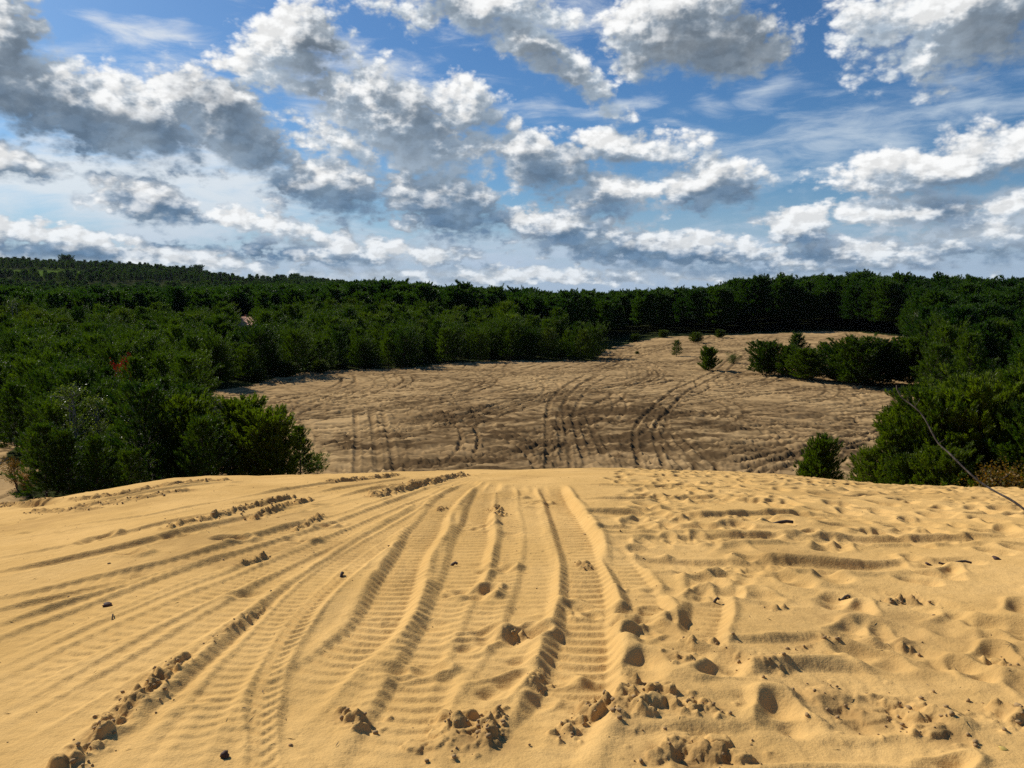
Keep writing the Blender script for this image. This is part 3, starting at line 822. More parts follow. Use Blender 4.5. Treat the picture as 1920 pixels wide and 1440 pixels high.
# ---- one ground sheet
def build_ground():
    az = np.concatenate([-np.geomspace(180, 44, 46), np.arange(-43.9, 43.9, 0.083), np.geomspace(44, 180, 46)])
    r = [0.25]
    while r[-1] < 5200:
        q = r[-1]
        if q < 2.4:
            s = 0.06
        elif q < 21:
            s = min(max(0.0011 * q * q / 1.65, 0.008), 0.021)
        elif q < 40:
            s = 0.16
        elif q < 175:
            s = 0.26 if q < 120 else 0.34
        else:
            s = q * 0.02
        r.append(q + s)
    r = np.array(r)
    A, Rr = np.meshgrid(np.radians(az), r)
    # edges of the sand are ragged
    x, y = (np.sin(A) * Rr).ravel(), (np.cos(A) * Rr).ravel()
    z = z_ground(x, y)
    rr = Rr.ravel()
    z = z + fg.sample(fg.H, x, y) + bs.sample(bs.H, x, y) * sstep(rr, 27, 34)
    wx, wy = x + 1.2 * fbm(x, y, 1 / 4.0, 3, .6, 91), y + 2.0 * fbm(x, y, 1 / 5.0, 3, .6, 95)
    sand = is_sand(wx, wy)
    forest = np.where(sand, 0.0, 1.0) * (rr > 31)
    damp = fg.sample(fg.D, x, y) + bs.sample(bs.D, x, y) * sstep(rr, 27, 34)
    basin = sstep(rr, 21, 33)
    field = np.zeros_like(x)
    for (u, v, ru, rv) in ((440, 515, 60, 4), (60, 512, 120, 4), (500, 523, 60, 3), (120, 500, 30, 5)):
        a0, e0 = px_azel(u, v)
        aa = np.degrees(np.arctan2(x, y))
        ee = np.degrees(np.arctan2(z - EYE, rr))
        kd = math.degrees(1 / F_PX)
        field = np.maximum(field, np.clip(1.6 - np.hypot((aa - a0) / (ru * kd), (ee - e0) / (rv * kd)), 0, 1) * (rr > 600))
    nr, na = Rr.shape
    idx = np.arange(nr * na).reshape(nr, na)
    faces = np.stack([idx[:-1, :-1], idx[1:, :-1], idx[1:, 1:], idx[:-1, 1:]], -1).reshape(-1, 4)[:, ::-1]
    me = mesh_np("ground", np.stack([x, y, z], 1), faces, True)
    for nm, d in (("forest", forest), ("damp", damp), ("basin", basin), ("field", field)):
        at = me.attributes.new(nm, 'FLOAT', 'POINT')
        at.data.foreach_set('value', d.astype(np.float32))
    return me


def new_mat(name):
    m = bpy.data.materials.new(name)
    m.use_nodes = True
    t = m.node_tree
    t.nodes.clear()
    g = NG(t)
    out = g.n('ShaderNodeOutputMaterial')
    return m, g, out


def ground_material():
    m, g, out = new_mat("sand_and_soil")
    geo = g.n('ShaderNodeNewGeometry').outputs['Position']
    at = lambda n: g.n('ShaderNodeAttribute', None, attribute_name=n).outputs['Fac']
    n1 = g.noise(geo, 0.9, 5, 0.6)
    n2 = g.noise(geo, 9.0, 4, 0.6)
    n3 = g.noise(geo, 160.0, 2, 0.6)
    dry = g.mix(g.step(n1, 0.3, 0.7), (0.60, 0.370, 0.128, 1), (0.70, 0.440, 0.162, 1))
    dry = g.mix(g.step(n2, 0.35, 0.75, 0.0, 0.35), dry, (0.55, 0.330, 0.108, 1))
    dry = g.mix(g.step(n3, 0.5, 0.8, 0.0, 0.5), dry, (0.36, 0.22, 0.09, 1))
    old = g.mix(g.step(g.noise(geo, 0.12, 5, 0.6), 0.3, 0.7), (0.42, 0.275, 0.128, 1), (0.54, 0.362, 0.168, 1))  # greyer basin sand; partial cloud shade is put into this colour
    old = g.mix(g.step(g.noise(geo, 1.3, 5, 0.7), 0.4, 0.75, 0.0, 0.5), old, (0.26, 0.160, 0.072, 1))
    sandc = g.mix(at("basin"), dry, old)
    wet = g.mix(at("basin"), (0.30, 0.175, 0.065, 1), (0.085, 0.053, 0.026, 1))  # second colour also carries the painted basin shade
    sandc = g.mix(g.m('MULTIPLY', at("damp"), 0.95, clamp=True), sandc, wet)
    soil = g.mix(g.noise(geo, 0.6, 4, 0.6), (0.020, 0.030, 0.010, 1), (0.055, 0.060, 0.022, 1))
    c = g.mix(at("forest"), sandc, soil)
    c = g.mix(at("field"), c, (0.075, 0.12, 0.018, 1))
    b0 = g.n('ShaderNodeBump', {'Strength': 0.5, 'Distance': 0.016, 'Height': g.noise(geo, 16.0, 3, 0.6)})
    bp = g.n('ShaderNodeBump', {'Strength': 0.6, 'Distance': 0.007, 'Height': g.noise(geo, 60.0, 5, 0.7), 'Normal': b0.outputs[0]})
    bs_ = g.n('ShaderNodeBsdfPrincipled', {'Base Color': c, 'Roughness': 0.95, 'Normal': bp.outputs[0]})
    bs_.inputs['Specular IOR Level'].default_value = 0.0
    g.t.links.new(bs_.outputs[0], out.inputs['Surface'])
    return m


ground = obj("ground", build_ground(), ground_material())
tag(ground, "rippled ochre sand dune top running down to a grey sand basin and the forest floor", "ground", kind='structure')

# ------------------------------------------------------------------ plants


def foliage_mat(name, ca, cb, trans=0.42, tcol=None, rough=0.5, spec=0.22, vary=0.7):
    m, g, out = new_mat(name)
    geo = g.n('ShaderNodeNewGeometry')
    oi = g.n('ShaderNodeObjectInfo')
    tc = g.n('ShaderNodeTexCoord').outputs['Object']
    f = g.m('ADD', g.m('MULTIPLY', oi.outputs['Random'], vary), g.m('MULTIPLY', g.step(g.noise(tc, 2.6, 3, 0.6), 0.3, 0.7), 0.75))
    f = g.m('ADD', f, g.m('MULTIPLY', geo.outputs['Random Per Island'], 0.35))
    c = g.mix(g.step(f, 0.25, 1.45), ca, cb)
    pb = g.n('ShaderNodeBsdfPrincipled', {'Base Color': c, 'Roughness': rough})
    pb.inputs['Specular IOR Level'].default_value = spec
    tr = g.n('ShaderNodeBsdfTranslucent', {'Color': g.mix(1.0, c, tcol or (1.25, 1.5, 0.3, 1), 'MULTIPLY')})
    mx = g.n('ShaderNodeMixShader', {0: trans})
    g.t.links.new(pb.outputs[0], mx.inputs[1])
    g.t.links.new(tr.outputs[0], mx.inputs[2])
    g.t.links.new(mx.outputs[0], out.inputs['Surface'])
    return m


def bark_mat(name, ca, cb):
    m, g, out = new_mat(name)
    tc = g.n('ShaderNodeTexCoord').outputs['Object']
    v = g.n('ShaderNodeMapping', {'Vector': tc, 'Scale': (6, 6, 1.5)}).outputs[0]
    nz = g.noise(v, 3.0, 5, 0.65)
    c = g.mix(g.step(nz, 0.35, 0.65), ca, cb)
    bp = g.n('ShaderNodeBump', {'Strength': 0.5, 'Distance': 0.02, 'Height': nz})
    pb = g.n('ShaderNodeBsdfPrincipled', {'Base Color': c, 'Roughness': 0.9, 'Normal': bp.outputs[0]})
    g.t.links.new(pb.outputs[0], out.inputs['Surface'])
    return m


M_YOUNG = foliage_mat("young_pine_needles", (0.013, 0.036, 0.005, 1), (0.085, 0.120, 0.007, 1))
M_NEAR = foliage_mat("olive_pine_needles", (0.024, 0.050, 0.005, 1), (0.120, 0.150, 0.010, 1))
M_TALL = foliage_mat("old_pine_needles", (0.012, 0.038, 0.007, 1), (0.058, 0.100, 0.012, 1))
M_SHRUB = foliage_mat("shrub_leaves", (0.045, 0.070, 0.010, 1), (0.090, 0.110, 0.016, 1))
M_BIRCH = foliage_mat("poplar_leaves", (0.060, 0.085, 0.020, 1), (0.135, 0.150, 0.035, 1), rough=0.4, spec=0.3)
M_RUST = foliage_mat("autumn_leaves", (0.080, 0.090, 0.012, 1), (0.27, 0.135, 0.014, 1), tcol=(1.25, 1.0, 0.4, 1))
M_RED = foliage_mat("red_leaves", (0.14, 0.020, 0.010, 1), (0.24, 0.045, 0.015, 1), tcol=(1.4, 0.5, 0.4, 1))
M_BARK = bark_mat("pine_bark", (0.045, 0.030, 0.020, 1), (0.11, 0.070, 0.045, 1))
M_PALE = bark_mat("pale_bark", (0.10, 0.09, 0.075, 1), (0.26, 0.24, 0.21, 1))


def unit(v):
    return v / (np.linalg.norm(v, axis=-1, keepdims=True) + 1e-9)


def blades(P, D, ln, wd, rg):
    """one diamond per row"""
    n = len(P)
    D = unit(D)
    side = unit(np.cross(D, unit(rg.normal(size=(n, 3)))))
    ln = np.broadcast_to(np.asarray(ln), (n,))[:, None]
    wd = np.broadcast_to(np.asarray(wd), (n,))[:, None]
    V = np.stack([P, P + D * ln * 0.45 - side * wd * 0.5, P + D * ln, P + D * ln * 0.45 + side * wd * 0.5], 1).reshape(-1, 3)
    return V, np.arange(n * 4).reshape(n, 4)


def tubes(paths, sides=5):
    """paths: list of (points (k,3), radii (k,)) -> verts, quads"""
    Vs, Fs, o = [], [], 0
    for P, r in paths:
        P = np.asarray(P, float)
        k = len(P)
        T = unit(np.gradient(P, axis=0))
        ref = np.where(np.abs(T[:, 2:3]) > 0.9, np.array([[1.0, 0, 0]]), np.array([[0, 0, 1.0]]))
        a = unit(np.cross(T, ref))
        b = np.cross(T, a)
        th = np.arange(sides) / sides * 2 * np.pi
        ring = a[:, None, :] * np.cos(th)[None, :, None] + b[:, None, :] * np.sin(th)[None, :, None]
        Vs.append((P[:, None, :] + ring * np.asarray(r)[:, None, None]).reshape(-1, 3))
        i = np.arange(k - 1)[:, None] * sides + np.arange(sides)[None, :]
        j = np.arange(k - 1)[:, None] * sides + (np.arange(sides)[None, :] + 1) % sides
        Fs.append(np.stack([i, j, j + sides, i + sides], -1).reshape(-1, 4) + o)
        o += k * sides
    return np.vstack(Vs), np.vstack(Fs)


def pine_meshes(name, H, Rm, seed, base=0.06, top_pow=0.75, whorls=12, per=6, tufts=15, tl=0.36, nb=22, bl=0.22, bw=0.032, up0=0.25, up1=1.0, irr=0.18, lean=0.0, round_=0.0):
    rg = np.random.default_rng(seed)
    paths, CP, CD = [], [], []
    tz = np.linspace(-0.25, H, 9)
    bend = np.cumsum(rg.normal(0, H * 0.006, (9, 2)), axis=0)
    bend -= bend[0]
    bend[:, 0] += lean * (np.clip(tz, 0, H) / H) ** 1.4 * H
    tr = np.stack([bend[:, 0], bend[:, 1], tz], 1)
    rad = 0.016 * H * (1 - np.clip(tz, 0, H) / H) ** 0.8 + 0.008
    paths.append((tr, rad))
    lop = rg.uniform(0, 6.28)
    for k in range(whorls):
        t = base + (0.97 - base) * ((k + 0.5 * rg.random()) / (whorls - 0.4))
        zc = H * t
        c = np.array([np.interp(zc, tz, tr[:, 0]), np.interp(zc, tz, tr[:, 1]), zc])
        tt = (t - base) / (1 - base)
        prof = (1 - tt) ** top_pow
        if round_:
            prof = (1 - round_) * prof + round_ * math.sqrt(max(0.0, 1 - (2 * tt - 0.85) ** 2 / 1.33))
        a0 = rg.uniform(0, 6.28)
        for j in range(per):
            a = a0 + j / per * 6.283 + rg.normal(0, 0.2)
            L = Rm * prof * (1 + irr * rg.normal() + 0.12 * math.cos(a - lop)) + 0.05 * Rm
            if L < 0.04 * Rm or rg.random() < 0.06:
                continue
            up = up0 + (up1 - up0) * tt + rg.normal(0, .1)
            s = np.linspace(0, 1, 5)
            dirh = np.array([math.cos(a), math.sin(a), 0])
            pts = c + dirh * (s * L)[:, None] + np.array([0, 0, 1.0]) * ((up * 0.55 * s + up * 0.6 * s ** 2) * L)[:, None] + rg.normal(0, 0.02 * L, (5, 3)) * s[:, None]
            paths.append((pts, 0.0045 * H * (1 - 0.8 * s) * (0.4 + 0.6 * prof) + 0.003))
            n = max(3, int(tufts * (0.35 + 0.65 * L / Rm)))
            ss = 1 - rg.random(n) ** 1.25 * 0.85
            ss[0] = 1.0
            p = np.stack([np.interp(ss, s, pts[:, q]) for q in range(3)], 1)
            sidev = np.array([-math.sin(a), math.cos(a), 0.0])
            spread = rg.normal(0, 0.20, n) * L * (1.15 - 0.7 * ss)
            p = p + sidev * spread[:, None] + np.array([0, 0, 1.0]) * (np.abs(rg.normal(0, 0.06, n)) * L)[:, None]
            d = dirh * (0.75 * (0.4 + ss))[:, None] + sidev * (np.sign(spread) * 0.5)[:, None] + np.array([0, 0, 1.0]) * (0.55 + 0.8 * tt + 0.5 * up) + rg.normal(0, .25, (n, 3))
            CP.append(p)
            CD.append(unit(d))
    CP.append(np.array([[tr[-1, 0], tr[-1, 1], H - tl * .6]] * 4))
    CD.append(unit(np.array([[0, 0, 1.0]] * 4) + rg.normal(0, .25, (4, 3))))
    CP, CD = np.vstack(CP), np.vstack(CD)
    n = len(CP)
    szs = rg.uniform(.7, 1.25, n)
    along = rg.random((n, nb))
    bp = CP[:, None, :] + CD[:, None, :] * (along * tl * szs[:, None])[..., None]
    bd = CD[:, None, :] * 1.25 + unit(rg.normal(size=(n, nb, 3))) * 0.75
    lnn = (bl * szs[:, None] * (1.1 - 0.4 * along) * rg.uniform(.8, 1.2, (n, nb)))
    V, Fc = blades(bp.reshape(-1, 3), bd.reshape(-1, 3), lnn.ravel(), bw, rg)
    tv, tf = tubes(paths, 5)
    return mesh_np(name + "_trunk", tv, tf, True), mesh_np(name + "_crown", V, Fc)


def leafy_meshes(name, H, Rm, seed, stems=5, limbs=9, leaves=60, leaf=0.10, clear=0.15, spread=0.5):
    """broad-leaved bush or small tree: several stems, limbs and leaf clusters"""
    rg = np.random.default_rng(seed)
    paths, P = [], []
    for k in range(stems):
        a = rg.uniform(0, 6.28)
        top = np.array([math.cos(a) * Rm * spread * rg.random(), math.sin(a) * Rm * spread * rg.random(), H * rg.uniform(.75, 1.0)])
        s = np.linspace(0, 1, 6)
        pts = top * s[:, None] ** np.array([1.3, 1.3, 1.0]) + rg.normal(0, .02 * H, (6, 3)) * s[:, None]
        pts[0] = (pts[0][0], pts[0][1], -0.2)
        paths.append((pts, 0.014 * H * (1 - .85 * s) + .004))
        for j in range(limbs):
            t = clear + (1 - clear) * rg.random()
            b = np.array([np.interp(t, s, pts[:, q]) for q in range(3)])
            a2 = rg.uniform(0, 6.28)
            L = Rm * (0.35 + 0.5 * rg.random()) * (1.15 - 0.6 * t)
            tip = b + np.array([math.cos(a2) * L, math.sin(a2) * L, L * rg.uniform(.3, 1.0)])
            q = np.linspace(0, 1, 4)[:, None]
            lp = b + (tip - b) * q
            paths.append((lp, 0.004 * H * (1 - .8 * q[:, 0]) + .002))
            m = leaves
            f = 0.25 + 0.8 * rg.random(m)
            P.append(b + (tip - b) * f[:, None] + rg.normal(0, .16 * L + .02, (m, 3)))
    P = np.vstack(P)
    V, Fc = blades(P, rg.normal(size=P.shape) + np.array([0, 0, 0.3]), leaf * rg.uniform(.7, 1.3, len(P)), leaf * 0.65, rg)
    tv, tf = tubes(paths, 5)
    return mesh_np(name + "_trunk", tv, tf, True), mesh_np(name + "_crown", V, Fc)


YOUNG = [pine_meshes("young_pine", 4.6, 1.55, 200 + k, whorls=13, per=6, tufts=16, round_=(0.05, 0.25, 0.15, 0.0, 0.3)[k], top_pow=0.9) for k in range(5)]
BUSHY = [pine_meshes("bushy_pine", 5.0, 2.25, 230 + k, base=0.04, whorls=15, per=7, tufts=24, tl=.36, round_=0.6, irr=0.25, up0=0.35, up1=1.2) for k in range(4)]
TALL = [pine_meshes("tall_pine", 11.0, 2.5, 260 + k, base=(0.28, 0.22, 0.34, 0.3, 0.25, 0.3)[k], whorls=14, per=7, tufts=17, tl=.75, nb=17, bl=.45, bw=.12, up0=.15, up1=.9, irr=.28, round_=(0.35, 0.2, 0.55, 0.45, 0.1, 0.6)[k])
        for k in range(6)]
LOWP = [pine_meshes("low_pine", 1.5, 1.15, 290 + k, base=0.04, whorls=7, per=7, tufts=13, tl=.2, nb=10, bl=.15, bw=.03, round_=0.7, up0=.5, up1=1.2) for k in range(2)]
LEAFY = [leafy_meshes("poplar", 5.0, 1.5, 310, 3, 16, 42, .085, .2, .35), leafy_meshes("autumn_bush", 2.6, 1.5, 311, 7, 9, 42, .08), leafy_meshes("low_shrub", 1.2, 1.3, 312, 8, 8, 36, .075, .05, .8)]
for (a, b) in YOUNG + BUSHY + LOWP:
    a.materials.append(M_BARK)
    b.materials.append(M_YOUNG)
for (a, b) in TALL:
    a.materials.append(M_BARK)
    b.materials.append(M_TALL)
for (a, b), m in zip(LEAFY, (M_BIRCH, M_RUST, M_SHRUB)):
    a.materials.append(M_PALE if m is M_BIRCH else M_BARK)
    b.materials.append(m)

DENSE = [pine_meshes("dense_pine", 4.6, 2.0, 245 + k, base=0.03, whorls=15, per=8, tufts=36, tl=.36, bw=.042, round_=(0.45, 0.6, 0.3)[k], irr=0.22, up0=0.35, up1=1.15) for k in range(3)]
for (a, b) in DENSE:
    a.materials.append(M_BARK)
    b.materials.append(M_YOUNG)
TOP = {}
for v in YOUNG + BUSHY + TALL + LOWP + LEAFY + DENSE:
    co = np.zeros(len(v[1].vertices) * 3, dtype=np.float32)
    v[1].vertices.foreach_get('co', co)
    TOP[v[1].name] = float(np.percentile(co[2::3], 99.8))
crown_src = {}


def plant(name, var, x, y, s, rz, label, cat, group=None, crown_mat=None, tilt=None, sink=0.05, sz=1.0):
    z = float(z_ground(x, y)) - sink
    root = empty(name, (x, y, z), rz, s)
    root.scale = (s, s, s * sz)
    if tilt:
        root.rotation_euler = (tilt[0], tilt[1], rz)
    tag(root, label, cat, group)
    t = obj("trunk", var[0], None, root)
    c = obj("crown", var[1], None, root)
    if crown_mat is not None:
        c.material_slots[0].link = 'OBJECT'
        c.material_slots[0].material = crown_mat
    crown_src.setdefault(var[1].name, c)
    return root


taken = []


def tree_px(name, var, u, vbase, vtop, label, cat, r=None, H=None, group=None, wide=1.0, **kw):
    """stand a tree so that its foot is at (u, vbase) in the photo, or at distance r, and its top reaches vtop"""
    if r is None:
        x, y = px_ground(u, vbase, 30, 300)
        r = math.hypot(x, y)
    else:
        x, y, _ = px_at(u, vbase, r)
    ztop = px_at(u, vtop, r)[2]
    h = ztop - float(z_ground(x, y))
    H = TOP[var[1].name]
    s = h / H * wide
    taken.append((x, y, 0.9 * s * H * 0.28))
    return plant(name, var, x, y, s, random.uniform(0, 6.28), label, cat, group, sz=1.0 / wide, **kw)


# --- trees one can point at
tree_px("pine_tree", DENSE[0], 1328, 695, 648, "small dense pine standing alone on the far sand, its trunk hidden to the ground", "pine tree", H=5.0)
tree_px("pine_tree", YOUNG[1], 1268, 668, 636, "small yellowish pine alone on the sand beyond the lone dense pine", "pine tree", H=4.6, crown_mat=M_SHRUB)
tree_px("shrub", LEAFY[2], 1375, 681, 660, "round yellow green bush beside the wheel track leading up to the pine clump", "shrub", H=1.2, crown_mat=M_SHRUB)
tree_px("pine_tree", DENSE[1], 1436, 703, 637, "left end pine of the dark clump standing on the sand", "pine tree", wide=1.3, H=5.0)
tree_px("pine_tree", DENSE[2], 1474, 707, 646, "pine between the left end pine and the tallest pine of the dark clump", "pine tree", H=5.0, wide=0.95)
tree_px("pine_tree", YOUNG[0], 1494, 698, 622, "slim tallest pine rising out of the dark clump on the sand", "pine tree", wide=1.1, H=4.6)
tree_px("pine_tree", DENSE[2], 1513, 713, 652, "low broad pine at the foot of the tallest one in the dark clump", "pine tree", wide=1.35, H=5.0)
tree_px("pine_tree", YOUNG[3], 1540, 705, 640, "narrow pine between the low broad pine and the big round pine of the clump", "pine tree", wide=1.2, H=4.6)
tree_px("pine_tree", DENSE[1], 1605, 722, 628, "biggest round pine in the dark clump on the sand, wide as it is high", "pine tree", wide=1.3, H=5.0)
tree_px("pine_tree", DENSE[0], 1575, 714, 640, "pine tucked against the left side of the biggest round pine", "pine tree", wide=1.3, H=5.0)
tree_px("pine_tree", DENSE[1], 1650, 721, 634, "dark pine against the right side of the biggest round pine", "pine tree", wide=1.4, H=5.0)
tree_px("pine_tree", DENSE[2], 1705, 722, 632, "dark pine where the clump on the sand meets the forest", "pine tree", wide=1.35, H=5.0)
tree_px("shrub", LEAFY[2], 1672, 723, 714, "tiny bush on the sand in front of the dark clump, behind the bare branch tip", "shrub", H=1.2)
tree_px("pine_tree", DENSE[2], 1528, 897, 813, "small pine leaning to the right, alone just behind the dune crest", "pine tree", r=40.5, H=4.6, wide=0.82, tilt=(0, R(9)))
for k, (u, vb, vt, H, var, lab) in enumerate((
        (1105, 669, 646, 4.6, YOUNG[2], "pine at the corner of the forest edge where the sand turns back"),
        (1048, 672, 650, 5.0, DENSE[1], "small bushy pine standing on the sand just before the forest edge"),
        (992, 674, 662, 1.5, LOWP[0], "knee high pine on the sand right of the darkest tuft"),
        (966, 674, 665, 1.5, LOWP[1], "darkest small tuft of pine on the open sand before the forest"),
        (795, 683, 664, 1.5, LOWP[0], "broad low pine bush at the forest edge on the middle of the sand rim"))):
    tree_px("pine_tree", var, u, vb, vt, lab, "pine tree", H=H)
for k, (u, vb, vt, lab) in enumerate((
        (690, 687, 668, "bright green shrub at the sand rim, nearest to the middle of the basin edge"),
        (640, 693, 672, "olive shrub at the sand rim left of the bright green one"),
        (600, 699, 674, "yellowish shrub with two humps along the curved sand rim"),
        (540, 706, 676, "largest yellowish shrub at the left end of the sand rim"),
        (482, 716, 692, "dull shrub where the sand rim narrows to its tip"),
        (1195, 664, 658, "very small tuft of green alone on the pale far sand"),
        (1190, 640, 625, "low shrub at the start of the far sand ridge"), (1243, 633, 618, "second low shrub along the far sand ridge"),
        (1305, 642, 622, "wide yellow green shrub on the far sand ridge"), (1350, 633, 617, "right end shrub on the far sand ridge"))):
    tree_px("shrub", DENSE[k % 3], u, vb, vt, lab, "shrub", H=1.2, wide=1.7, group="shrubs along the sand rim", crown_mat=M_SHRUB)
# near clump, left of the crest
for (u, r, vt, var, H, lab, mat) in (
        (562, 42, 796, YOUNG[3], 4.6, "bushy pine with upright tips at the right end of the near left clump", None), (505, 41, 760, DENSE[1], 5.0, "pine second from the right end of the near left clump", None),
        (455, 43, 742, DENSE[2], 5.0, "highest pine in the right half of the near left clump", None), (400, 41, 775, YOUNG[1], 4.6, "pine with olive needles in the middle of the near left clump", None),
        (350, 44, 735, DENSE[1], 5.0, "broad pine behind the dark gap in the near left clump", None), (245, 39.5, 838, YOUNG[4], 4.6, "low light green pine in front of the dark gap, by the crest", None),
        (262, 47, 712, LEAFY[0], 5.0, "thin silvery poplar rising above the pines", None), (152, 46, 712, LEAFY[0], 5.0, "yellowish poplar with twinkling leaves over the left pines", None),
        (195, 48, 735, LEAFY[0], 5.0, "lower yellowish poplar beside the twinkling one", None), (130, 42, 800, YOUNG[0], 4.6, "pine with flat layered branches above the left end of the crest", None),
        (85, 43, 790, YOUNG[2], 4.6, "layered pine next to the grey sand patch on the left", None), (185, 41, 815, YOUNG[3], 4.6, "pine between the layered one and the dark gap", None),
        (30, 45.5, 852, LEAFY[1], 2.6, "rusty orange small tree on the grey sand patch at the left edge", None), (52, 44, 878, LEAFY[1], 2.6, "thin orange sapling with a bare leaning stem at the left edge", None),
        (596, 43, 838, LOWP[1], 1.5, "low dark tips of pine at the outermost end of the left clump", None)):
    nm = "pine_tree" if H in (5.0, 4.6, 1.5) and var is not LEAFY[0] else ("poplar_tree" if var is LEAFY[0] else "autumn_tree")
    tree_px(nm, var, u, 900, vt, lab, nm.replace('_', ' '), r=r, H=H, crown_mat=M_NEAR if nm == "pine_tree" else None)
# near clump, right
for (u, r, vt, var, H, lab, mat) in (
        (1622, 38.5, 835, YOUNG[1], 4.6, "lowest pine at the left foot of the near right clump", None), (1665, 38, 800, YOUNG[0], 4.6, "pine with pale tips, second from the left in the near right clump", None),
        (1715, 39.5, 748, DENSE[0], 5.0, "pine under the tip of the bare branch in the near right clump", None), (1760, 39, 722, DENSE[1], 5.0, "round pine behind the middle of the bare branch", None),
        (1705, 36.5, 850, DENSE[1], 5.0, "low broad pine at the crest in the near right clump", None), (1770, 36, 830, DENSE[0], 5.0, "dark pine behind the lower part of the bare branch", None),
        (1835, 39, 700, DENSE[1], 5.0, "tall pine right of the bare branch", None), (1900, 40, 690, YOUNG[2], 4.6, "highest pine of the near right clump at the right edge", None),
        (1950, 37, 760, DENSE[2], 5.0, "pine cut by the right edge beside the orange bush", None), (1858, 34.5, 855, LEAFY[1], 2.6, "orange and olive autumn bush over the right end of the crest", None),
        (1925, 35, 862, LEAFY[1], 2.6, "olive brown bush beside the orange one, cut by the right edge", None), (1820, 35, 880, LOWP[0], 1.5, "low green tips between the orange bush and the dark pine", None),
        (1740, 44, 715, YOUNG[4], 4.6, "slim pine behind the near right clump", None), (1990, 41, 680, DENSE[0], 5.0, "pine cut by the right edge behind the highest pine of the near right clump", None)):
    nm = "autumn_bush" if var is LEAFY[1] else "pine_tree"
    tree_px(nm, var, u, 905, vt, lab, nm.replace('_', ' '), r=r, H=H, crown_mat=M_NEAR if nm == "pine_tree" else None)
# colour spots in the forest
tree_px("autumn_tree", LEAFY[1], 228, 700, 662, "young tree with red leaves among the dark left pines", "autumn tree", r=66, H=2.6, wide=0.5, crown_mat=M_RED)
tree_px("poplar_tree", LEAFY[0], 30, 620, 555, "yellow leaved tree at the left edge of the forest", "poplar tree", r=150, H=5.0, crown_mat=M_SHRUB)
tree_px("poplar_tree", LEAFY[0], 1722, 630, 578, "olive yellow tree lighting up the right forest slope", "poplar tree", r=120, H=5.0, crown_mat=M_SHRUB)

# --- forest: nearest trees one by one, the rest as masses
TX = np.array([t[:2] for t in taken])
TR = np.array([t[2] for t in taken])
house_az = px_azel(463, 600)[0]


def scatter(r0, r1, cell, az0, az1, jit=0.85):
    n = int(r1 / cell) + 1
    gx, gy = np.meshgrid(np.arange(-n, n + 1) * cell, np.arange(0, n + 1) * cell)
    x = gx.ravel() + rs.uniform(-.5, .5, gx.size) * cell * jit
    y = gy.ravel() + rs.uniform(-.5, .5, gx.size) * cell * jit
    r, a = np.hypot(x, y), np.degrees(np.arctan2(x, y))
    k = (r > r0) & (r < r1) & (a > az0) & (a < az1)
    x, y, r, a = x[k], y[k], r[k], a[k]
    wx, wy = x + 0.8 * fbm(x, y, 1 / 4.0, 3, .6, 91), y + 1.5 * fbm(x, y, 1 / 5.0, 3, .6, 95)
    k = ~is_sand(wx, wy)
    x, y, r, a = x[k], y[k], r[k], a[k]
    d = np.hypot(x[:, None] - TX[None, :, 0], y[:, None] - TX[None, :, 1])
    k = (d > TR[None, :] + 0.5).all(1)
    x, y, r, a = x[k], y[k], r[k], a[k]
    # a sight line to the orange roof
    k = ~((np.abs(a - house_az) < 1.2) & (r > 100) & (r < 167))
    return x[k], y[k], r[k], a[k]


# young growth around and left of the basin
yx, yy, yr, ya = scatter(38, 205, 2.95, -46, 46)
young_limit = np.interp(ya, [-46, -30, -24, -12, 0, 6, 7, 14, 22, 30, 46], [165, 165, 178, 175, 150, 128, 118, 118, 118, 95, 95])
nz = fbm(yx, yy, 1 / 18.0, 2, .5, 51)
k = (yr < young_limit + 9 * nz) & ~((ya > 13) & (yr > 46) & (yr < 86) & (rs.random(len(yr)) < 0.85)) & ~((ya > 8) & (ya < 21) & (yr > 60))
yx, yy, yr, ya = yx[k], yy[k], yr[k], ya[k]
yh = np.interp(yr, [38, 60, 120, 170], [3.9, 4.2, 5.0, 6.2]) * (1 + 0.20 * np.clip(rs.normal(size=len(yr)), -2, 2) + 0.10 * fbm(yx, yy, 1 / 10.0, 2, .5, 53))
yh = np.where((ya > 15) & (yr < 60), yh * 1.05, yh)
yh = np.where(ya > 24, yh * np.interp(yr, [45, 100], [1.0, 1.35]), yh)
# mature stand
mx, my, mr, ma = scatter(82, 480, 4.3, -44, 44)
lim = np.interp(ma, [-46, -30, -24, -12, 0, 6, 7, 14, 22, 30, 46], [165, 165, 178, 175, 150, 128, 118, 118, 105, 84, 84])
k = mr > lim - 3 + 9 * fbm(mx, my, 1 / 18.0, 2, .5, 51)
for sh in (3.0, 7.0, 11.0):                       # keep the far sand strip in the sun
    k &= ~((ma > 4) & is_sand(mx - sun_dir.x * sh, my - sun_dir.y * sh))
mx, my, mr, ma = mx[k], my[k], mr[k], ma[k]
mh = np.interp(ma, [-14, -9, -3, 2, 8, 13, 17], [9.4, 10.6, 9.8, 9.0, 8.7, 9.7, 10.9]) * (1 + 0.10 * np.clip(rs.normal(size=len(mr)), -2, 1.7) + 0.05 * fbm(mx, my, 1 / 22.0, 2, .5, 57))
mh = np.where((ma > 6) & (mr < 190), mh * np.interp(mr, [115, 190], [0.72, 1.0]), mh)
